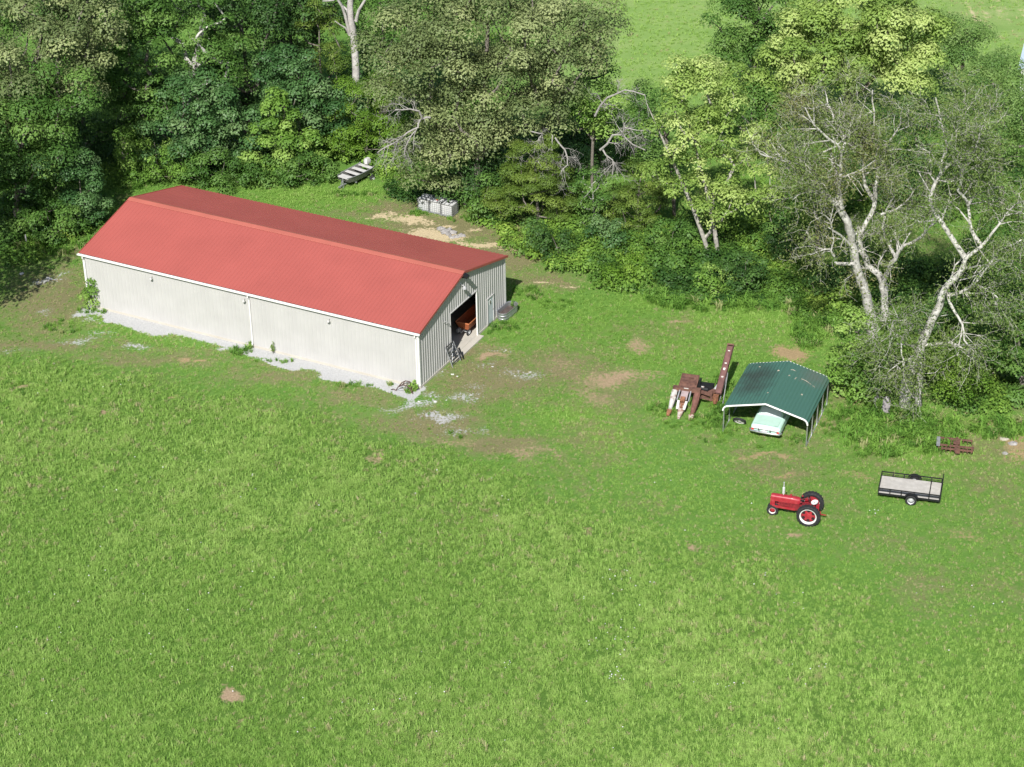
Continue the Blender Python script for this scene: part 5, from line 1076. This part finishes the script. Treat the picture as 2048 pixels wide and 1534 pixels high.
# -- flat-bottomed boat on its trailer
b0 = at(686, 377); b1 = at(742, 348); bz = frame_from(b0, b1); BL = 3.0
b0.z -= .14; boat = empty('aluminium_boat', b0, bz, 'weathered flat bottomed boat with white benches at the wood edge', 'boat')
def bsec(x, wb, wt, zb_, zt, t=.04): return [Vector((x, -wb, zb_)), Vector((x, wb, zb_)), Vector((x, wt, zt)), Vector((x, wt - t, zt)), Vector((x, wb - t, zb_ + t)), Vector((x, -wb + t, zb_ + t)), Vector((x, -wt + t, zt)), Vector((x, -wt, zt))]
mb = MB(); mb.loft([bsec(0, .42, .52, .85, 1.12), bsec(.3, .5, .66, .66, 1.12), bsec(1.2, .56, .74, .55, 1.08), bsec(2.8, .56, .74, .55, 1.08), bsec(BL, .54, .70, .56, 1.14)]); autosmooth(mb.build('hull', M_boat, boat), 30)
mb = MB()
for s in (-1, 1): mb.tube([(0, s * .52, 1.13), (.3, s * .66, 1.13), (1.2, s * .74, 1.09), (2.8, s * .74, 1.09), (BL, s * .70, 1.15)], .03, 6)
mb.build('gunwale', M_greysteel, boat)
for x, w, l in ((.32, .58, .6), (1.25, .7, .34), (2.05, .7, .34), (2.85, .7, .34)):
    mb = MB(); mb.box((x, 0, 1.04), (l, w * 2 - .06, .05)); mb.build('bench', M_benchw, boat)
mb = MB(); mb.loft([[Vector((BL + .05 + a * s_, b * s_, z)) for a, b in ((-.2, -.16), (.2, -.16), (.28, 0), (.2, .16), (-.2, .16), (-.28, 0))] for s_, z in ((.7, 1.15), (1.1, 1.25), (1.15, 1.5), (.85, 1.66))]); mb.box((BL + .12, 0, .9), (.14, .1, .6)); autosmooth(mb.build('outboard_motor', M_benchw, boat), 40)
mb = MB(); mb.bar((-.5, 0, .42), (BL - .4, 0, .48), .08, .1); mb.bar((1.0, -.6, .46), (1.0, .6, .46), .08, .08); mb.bar((2.9, -.6, .46), (2.9, .6, .46), .08, .08); mb.bar((.05, 0, .0), (.05, 0, 1.0), .07, .07); mb.bar((-.1, .25, .0), (.1, .12, .8), .06, .06); mb.tube([(2.6, -.85, .3), (2.6, .85, .3)], .03, 6); mb.build('cradle', M_greysteel, boat)
for s in (-1, 1): wheel(boat, (2.6, s * .85, .28), .28, .16, .16, M_silver, M_silver, 16, 0, 0, s, .05)

# -- IBC totes in a row
t0 = at(881, 431); tz = B_YAW
for i, lab in enumerate(('nearest white caged water tote, with bright wire front, at the wood edge', 'middle caged water tote of the row at the wood edge', 'farthest caged water tote of the row, half hidden by leaves')):
    p = t0 - B_A * (1.06 * i) + B_B * (.05 * i); t = empty('water_tote', p, tz + (.03 if i == 1 else 0), lab, 'water tote', 'caged water totes in a row'); t.scale = (1, .95, .86)
    mb = MB(); mb.box((.5, .55, .08), (1.0, 1.1, .06)); [mb.box((xx, .55, .03), (.1, 1.1, .07)) for xx in (.06, .5, .94)]; mb.build('pallet', M_greysteel, t)
    mb = MB(); R = lambda z, k: [Vector((.5 + a * k * .46, .55 + b * k * .51, z)) for a, b in ((-1, -.85), (-.85, -1), (.85, -1), (1, -.85), (1, .85), (.85, 1), (-.85, 1), (-1, .85))]
    mb.loft([R(.13, .96), R(.2, 1), R(1.05, 1), R(1.10, .93), R(1.12, .5)]); autosmooth(mb.build('bottle', M_plastic, t), 30)
    mb = MB(); mb.lathe([(.10, 0), (.10, .05), (.0, .06)], 12, Matrix.Translation((.5, .55, 1.12)) @ Matrix.Rotation(math.pi / 2, 4, 'X')); mb.build('lid', M_black if i == 0 else M_taillight if i == 1 else M_greysteel, t)
    mb = MB(); r = .011
    for zz in np.linspace(.16, 1.1, 6): mb.tube([(0.01, .02, zz), (.99, .02, zz), (.99, 1.08, zz), (.01, 1.08, zz), (.01, .02, zz)], r, 4)
    for xx in np.linspace(.01, .99, 7):
        for yy in (.02, 1.08): mb.tube([(xx, yy, .1), (xx, yy, 1.14)], r, 4)
    for yy in np.linspace(.2, .9, 4):
        for xx in (.01, .99): mb.tube([(xx, yy, .1), (xx, yy, 1.14)], r, 4)
    for yy in (.02, 1.08): mb.box((.5, yy, 1.14), (1.0, .04, .04))
    for xx in (.3, .7): mb.box((xx, .55, 1.16), (.05, 1.08, .03))
    mb.build('cage', M_galv, t)
# white plastic chair tipped over by the totes
ch = empty('plastic_chair', at(945, 424), .5, 'white plastic chair tipped over in the weeds beside the totes', 'chair')
ch.rotation_euler = (math.radians(78), .3, .6); ch.location.z = .32
mb = MB(); mb.box((0, 0, .43), (.46, .44, .03)); mb.build('seat', M_whitepaint, ch)
mb = MB(); mb.box((0, .24, .68), (.42, .03, .46), Matrix.Rotation(-.2, 3, 'X')); mb.build('backrest', M_whitepaint, ch)
for a, b in ((-.2, -.2), (.2, -.2), (.2, .2), (-.2, .2)):
    mb = MB(); mb.bar((a, b, .43), (a * 1.15, b * 1.15, 0), .05, .05); mb.build('leg', M_whitepaint, ch)
for s in (-1, 1):
    mb = MB(); mb.tube([(s * .22, .22, .6), (s * .27, 0, .66), (s * .25, -.2, .62), (s * .22, -.2, .43)], .025, 5); mb.build('armrest', M_whitepaint, ch)

# -- stones
def rock(name, p, sx, sy, sz, seed, m=M_stone, label=None, cat='stone', group=None, rz=0):
    r = np.random.RandomState(seed); mb = MB(); rings = []
    for f, k in ((0, .8), (.35, 1.0), (.75, .85), (1.0, .45)):
        rings.append([Vector((math.cos(g) * sx * k * (.75 + .5 * r.rand()), math.sin(g) * sy * k * (.75 + .5 * r.rand()), sz * f * (.85 + .3 * r.rand()) - .05)) for g in np.linspace(0, 2 * math.pi, 8)[:-1]])
    mb.loft(rings); o = mb.build(name, m); o.location = p; o.rotation_euler = (0, 0, rz); tag(o, label, cat, group); return o
M_slab = mat('broken_concrete', (.29, .275, .265), .95, var=.22, scale=4, bump=.4)
for i, (px, py, a, b, h) in enumerate(((882, 459, .35, .25, .25), (890, 465, .45, .3, .3), (899, 462, .3, .25, .3), (896, 469, .4, .22, .22), (906, 467, .35, .2, .28), (912, 474, .45, .22, .2), (921, 472, .3, .2, .25), (927, 472, .22, .18, .18), (904, 475, .3, .2, .15))):
    rock('rubble_chunk', at(px, py), a, b, h, 40 + i, M_slab, 'grey broken chunk in the rubble heap behind the barn', 'rubble', 'rubble heap behind the barn', i * .7)
rock('boulder', at(2026, 888), .3, .22, .2, 61, M_slab, 'pale stone at the right edge beside the tan bare patch', 'stone')
rock('boulder', at(2007, 878), .32, .2, .14, 62, mat('cream_stone', (.38, .35, .28), .9), 'flat cream stone left of the pale stone at the right edge', 'stone')
rock('boulder', at(2010, 907), .18, .16, .14, 63, M_slab, 'small white stone nearest the rusty harrow', 'stone')
M_lime = mat('white_limestone', (.55, .54, .52), .95, var=.12, scale=6, bump=.3)
for i, (px, py, s) in enumerate(((905, 748, .14), (915, 752, .1), (985, 733, .12), (1030, 752, .14), (1060, 745, .16), (1012, 700, .1), (870, 803, .14), (893, 800, .1), (942, 790, .12), (958, 775, .1), (930, 682, .1), (1075, 752, .1), (838, 803, .12), (96, 556, .2), (44, 547, .2))):
    rock('limestone_piece', at(px, py), s, s * .8, s * .5, 80 + i, M_lime, 'small white limestone piece on the left yard in the tree shade' if px < 200 else 'white limestone piece on the worn drive near the hooped frame' if py > 770 else 'white limestone piece in front of the big barn doorway', 'stone', 'limestone pieces left of the barn' if px < 200 else 'limestone pieces by the barn corner' if py > 770 else 'limestone pieces before the doorway', i)

# -- stump and bucket
st = at(1771, 830); mb = MB(); r7 = np.random.RandomState(4); rg = []
for z, k in ((-.05, 1.15), (.2, 1.0), (.7, .88), (1.05, .84), (1.28, .62), (1.36, .25)): rg.append([Vector((math.cos(g) * .27 * k * (.85 + .3 * r7.rand()), math.sin(g) * .24 * k * (.85 + .3 * r7.rand()), z)) for g in np.linspace(0, 2 * math.pi, 11)[:-1]])
mb.loft(rg); o = mb.build('tree_stump', mat('weathered_stump', (.33, .30, .31), .95, var=.2, scale=4, bump=.6)); o.location = st; tag(o, 'upright grey weathered stump in front of the leaning giant', 'stump')
mb = MB(); mb.lathe([(0, 0), (.13, 0), (.17, .36), (.155, .36), (.12, .03), (0, .03)], 14, Matrix.Rotation(math.pi / 2, 4, 'X')); o = mb.build('bucket', M_whitepaint); o.location = at(1753, 803); tag(o, 'small white bucket half hidden left of the grey stump', 'bucket')
# -- log at the wood edge
mb = MB(); a, b = at(1606, 586, .1), at(1640, 552, .5); mb.tube([a, (a + b) / 2 + Vector((.1, 0, .08)), b], [.16, .14, .1], 9); o = mb.build('fallen_log', mat('brown_log', (.19, .13, .085), .95, var=.25)); tag(o, 'brown fallen log leaning at the thicket edge left of the forked tree', 'log')
# -- marker post at the left edge
mb = MB(); mb.box((0, 0, .45), (.09, .09, .9)); mb.loft([[(-.05, -.05, .9), (.05, -.05, .9), (.05, .05, .9), (-.05, .05, .9)], [(-.01, -.01, .97), (.01, -.01, .97), (.01, .01, .97), (-.01, .01, .97)]]); o = mb.build('marker_post', M_wornwhite); o.location = at(54, 492); tag(o, 'thin white post in the shade near the left edge', 'post')

# -- rusty harrow in the weeds
h0 = at(1911, 905); hz = frame_from(at(1880, 900), at(1945, 906)); h0.z += .14; hw = empty('harrow', h0, hz, 'rusty drag harrow frame lying in the weeds behind the trailer', 'harrow')
mb = MB()
for y, x0, x1, z in ((.0, -1.0, 1.1, .34), (.85, -1.15, 1.0, .34), (-.3, -.9, 1.05, .28)): mb.bar((x0, y, z), (x1, y, z - .04), .10, .09)
mb.bar((-1.05, -.35, .3), (-1.05, .9, .34), .07, .07); mb.bar((.0, -.6, .32), (.05, .95, .38), .16, .06); mb.bar((1.0, -.35, .26), (1.02, .4, .28), .06, .07); mb.bar((-.45, -.2, .3), (-.2, .85, .34), .05, .05); mb.build('frame', M_rust, hw)
for i, x in enumerate(np.linspace(-.85, .95, 8)):
    for y in (.0, .85, -.3):
        mb = MB(); mb.tube([(x, y, .3), (x, y - .06, .12), (x, y + .04, 0)], [.03, .025, .012], 5); mb.build('tine', M_rust, hw)
mb = MB(); mb.box((.02, .35, .42), (.42, .5, .04)); mb.box((.1, -.5, .3), (.3, .3, .22)); mb.tube([(.02, .35, .4), (.02, .6, .62)], .03, 6); mb.build('hitch_plate', M_rust, hw)
mb = MB(); mb.bar((-1.1, -.25, .38), (-1.1, .8, .42), .22, .02); mb.build('side_plate', M_greysteel, hw)

# -- things round the barn
Mb = Matrix.Translation(B_O) @ Matrix.Rotation(B_YAW, 4, 'Z')
def in_barn(name, p, label, cat, rz=0): return empty(name, Mb @ Vector(p), B_YAW + rz, label, cat)
tk = in_barn('stock_tank', (.52, 11.55, 0), 'oval galvanised stock tank at the barn\'s far right corner', 'stock tank', math.pi / 2 - .04)
def oval(a, b, z, n=28): return [Vector(((a - b) * (1 if math.cos(g) > 0 else -1) * (1 if abs(math.cos(g)) > 1e-6 else 0) + b * math.cos(g), b * math.sin(g), z)) for g in np.linspace(0, 2 * math.pi, n + 1)[:-1] + .001]
mb = MB(); mb.loft([oval(.98, .38, 0), oval(.99, .39, .16), oval(1.02, .42, .19), oval(1.0, .40, .22), oval(1.0, .40, .38), oval(1.03, .43, .41), oval(1.0, .40, .44), oval(1.02, .42, .60), oval(1.06, .46, .62), oval(1.05, .45, .65), oval(.99, .39, .62), oval(.97, .37, .08)], caps=True); autosmooth(mb.build('tank_wall', M_galv, tk), 45)
mb = MB(); mb.loft([oval(.96, .36, .34), oval(.96, .36, .35)]); mb.build('murky_water', mat('murky_water', (.10, .075, .07), .25, var=.2), tk)
gt = in_barn('metal_gate', (.62, 3.35, 0), 'small grey metal gate leaning on the barn beside the big doorway', 'gate', 0)
lean = lambda y, z: Vector((-.52 * z / 1.35 - .0, y, z))
for yy in (0, 1.1):
    mb = MB(); mb.tube([lean(yy, 0), lean(yy, 1.4)], .028, 6); mb.build('stile', M_greysteel, gt)
for zz in np.linspace(.2, 1.36, 7):
    mb = MB(); mb.bar(lean(0, zz), lean(1.1, zz), .03, .085); mb.build('rail', mat('dark_gate_steel', (.10, .105, .11), .5, .3, var=.2), gt)
mb = MB(); mb.bar(lean(.15, .3), lean(.95, 1.25), .03, .05); mb.box((-.3, .5, .95), (.08, .2, .12)); mb.build('brace', M_greysteel, gt)
mb = MB(); mb.tube([(.05, 1.15, 0), (-.35, 1.12, 1.05)], .025, 6); mb.tube([(.12, 1.32, .0), (-.2, 1.3, .85)], .05, 6); mb.build('prop', M_blackpaint, gt)
af = in_barn('hoop_frame', (-.72, -.62, 0), 'rusty hooped iron frame on the gravel at the barn\'s front corner', 'iron frame', .1)
mb = MB()
for yy in (-.28, .28): mb.tube([(-.62, yy, 0), (-.42, yy, .34), (-.15, yy, .52), (.15, yy, .52), (.42, yy, .34), (.6, yy, 0)], .035, 6)
for x, z in ((-.42, .34), (-.15, .52), (.15, .52), (.42, .34)): mb.tube([(x, -.28, z), (x, .28, z)], .025, 5)
mb.tube([(-.62, -.28, .02), (-.8, -.3, .1), (-.95, -.3, .02)], .03, 5); mb.build('hoop', mat('dark_rust', (.09, .05, .042), .85, var=.25), af)
mb = MB(); mb.tube([(-.5, -.28, .05), (.5, .28, .1)], .03, 5); mb.tube([(-.4, .2, .05), (.5, -.2, .1)], .03, 5); mb.lathe([(.12, 0), (.16, .03), (.12, .06), (.12, 0)], 12, Matrix.Translation((.1, -.05, .12)) @ Matrix.Rotation(1.2, 4, 'X')); mb.build('tangle', M_greysteel, af)
# orange machine inside the doorway
om = in_barn('orange_wagon', (-.82, 7.75, .12), 'faded orange wagon with a small black wheel just inside the doorway', 'wagon', -math.pi / 2); om.scale = (1, .52, .85)
mb = MB(); mb.loft([[(-2.6, -.75, .55), (.15, -.75, .55), (.15, .75, .55), (-2.6, .75, .55)], [(-2.75, -1.0, 1.15), (.35, -1.0, 1.15), (.35, 1.0, 1.15), (-2.75, 1.0, 1.15)]], caps=False)
mb.loft([[(-2.6, -.74, .56), (.14, -.74, .56), (.14, .74, .56), (-2.6, .74, .56)], [(-2.72, -.97, 1.14), (.31, -.97, 1.14), (.31, .97, 1.14), (-2.72, .97, 1.14)]], caps=False); mb.box((-1.2, 0, .54), (2.7, 1.46, .05)); mb.build('box_body', M_orange, om)
mb = MB(); mb.bar((.34, -1.0, 1.17), (.34, 1.0, 1.17), .07, .07); mb.bar((-2.7, -1.0, 1.17), (.34, -1.0, 1.17), .07, .07); mb.bar((-2.7, 1.0, 1.17), (.34, 1.0, 1.17), .07, .07); mb.build('top_rail', mat('sunlit_orange', (.50, .17, .07), .6, var=.12), om)
for x in (-.2, -2.1):
    for s in (-1, 1): wheel(om, (x + .3, s * .68 , .28), .28, .18, .16, M_silver, M_silver, 18, 0, 0, s, .05)
mb = MB(); mb.bar((-2.3, 0, .42), (.6, 0, .42), .12, .12); mb.tube([(.1, -.7, .28), (.1, .7, .28)], .04, 6); mb.tube([(-1.8, -.7, .28), (-1.8, .7, .28)], .04, 6); mb.box((.5, -.45, .55), (.3, .25, .3)); mb.build('running_gear', M_greysteel, om)

# -- plants against the barn
def plant(name, p, h, label, leaf, seed, n=9, ls=.16, cat='plant', w=.25):
    r = np.random.RandomState(seed); B = p if isinstance(p, Vector) else at(*p); root = empty(name, B, 0, label, cat); mb = MB(); C, Nn = [], []
    for i in range(n):
        g = r.rand() * 6.283; e = Vector((math.cos(g) * w * r.rand(), math.sin(g) * w * r.rand(), h * (.55 + .45 * r.rand()))); m = e * .5 + Vector((0, 0, .08)); mb.tube([Vector((0, 0, 0)), m, e], [.012, .009, .005], 4, caps=False)
        for q in range(14):
            f = .25 + .75 * r.rand(); C.append(np.array(e * f) + r.normal(size=3) * .05); v = r.normal(size=3) * .5 + np.array([0, -.2, .7]); Nn.append(v / np.linalg.norm(v))
    mb.build('stem', M_bark, root); C = np.array(C); link('foliage', leaf_mesh('foliage', C, np.array(Nn), ls * (.6 + .8 * r.rand(len(C))), .2 + .7 * r.rand(len(C)), LF[leaf], .4, rng=r), root); return root
plant('weed_plant', Mb @ Vector((-11.35, -.22, 0)), 1.0, 'thin yellowish weed growing up the barn wall by the middle downspout', 'fern', 201, 6, .13, w=.14)
plant('weed_plant', Mb @ Vector((-.28, -.42, 0)), .55, 'spiky green plant beside the hooped iron frame', 'bright', 202, 14, .3, w=.3)
plant('weed_plant', Mb @ Vector((.5, 9.5, 0)), .4, 'low green plant at the foot of the walk door', 'mid', 203, 12, .16, w=.45)
plant('weed_plant', Mb @ Vector((.4, 12.5, 0)), .8, 'leafy weed behind the stock tank', 'mid', 204, 9, .2, w=.35)
plant('weed_plant', Mb @ Vector((-13.2, -.3, 0)), .4, 'bright weed at the foot of the middle downspout', 'bright', 205, 12, .16, w=.4)

# -- pale blue shed beyond the right-hand trees
sh = empty('metal_shed', at(2096, 175), -.3, 'pale blue roofed shed cut by the right edge beyond the trees', 'shed')
mb = MB(); mb.box((0, 0, 1.3), (4.6, 6, 2.6)); mb.build('wall', M_whitepaint, sh)
mb = MB(); mb.loft([[(-2.6, y, 2.55), (0, y, 3.7), (2.6, y, 2.55), (2.6, y, 2.65), (0, y, 3.82), (-2.6, y, 2.65)] for y in (-3.2, 3.2)]); mb.build('roof', M_blueroof, sh)
mb = MB(); mb.box((0, -3.02, 1.05), (2.2, .06, 2.1)); mb.build('door', M_doorblue, sh)

tree('bush', (955, 445), [(965, 390, 40, 40), (995, 425, 32, 22)], 'mid', 'leafy bush hiding the foot of the big oak', 181, .22, .7, 90, .06, cat='bush')
tree('broadleaf_tree', (960, 420), [(945, 330, 50, 40), (990, 340, 40, 40)], 'dark', 'dark shrubby tree in front of the oak trunk', 182, .22, .8, 80, .1)
tree('broadleaf_tree', (-20, 280), [(0, 30, 70, 80)], 'mid', 'green crown cut by the top left corner', 183, .28, 1.1, 60, .2)

# trees standing just outside the left edge of the view; their shade falls across the ground left of the barn
tree('broadleaf_tree', (-190, 690), [(-190, 480, 110, 90), (-150, 400, 90, 80)], 'mid', 'big tree just beyond the left edge that shades the yard', 190, .34, 1.3, 34, .3)
tree('broadleaf_tree', (-190, 560), [(-190, 330, 110, 110), (-110, 300, 80, 80)], 'mid', 'second shade tree beyond the left edge, farther back', 191, .34, 1.3, 34, .3)
tree('broadleaf_tree', (-60, 480), [(-50, 300, 80, 90), (20, 330, 60, 50)], 'dark', 'dark tree half cut by the left edge above the shaded grass', 192, .28, 1.1, 50, .24)

# individual shrubs standing out of the thicket
for i, (bs, el_, lf, lab) in enumerate((
    ((1120, 520), [(1115, 490, 36, 26), (1080, 470, 26, 22)], 'dark', 'dark shrub at the left end of the thicket below the larger cedar'),
    ((1210, 510), [(1215, 470, 40, 30)], 'glossy', 'blue green shrub in the thicket between the cedars'),
    ((1250, 560), [(1250, 535, 40, 22)], 'fern', 'lime green low shrub at the front of the thicket'),
    ((1345, 520), [(1345, 480, 46, 34)], 'mid', 'rounded green shrub in the middle of the thicket'),
    ((1420, 585), [(1425, 560, 44, 24)], 'bright', 'bright green shrub at the thicket front below the slender yellow tree'),
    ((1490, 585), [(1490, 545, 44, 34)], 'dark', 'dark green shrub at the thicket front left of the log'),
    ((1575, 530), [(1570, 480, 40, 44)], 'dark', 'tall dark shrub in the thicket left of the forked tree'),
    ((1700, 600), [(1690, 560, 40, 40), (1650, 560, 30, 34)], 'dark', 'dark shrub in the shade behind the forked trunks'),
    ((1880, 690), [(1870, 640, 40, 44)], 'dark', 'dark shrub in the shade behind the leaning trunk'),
    ((1960, 740), [(1960, 690, 40, 40)], 'mid', 'green shrub right of the hanging dead branches'))):
    tree('shrub', bs, el_, lf, lab, 300 + i, .22, .55, 95, .05, cat='shrub')
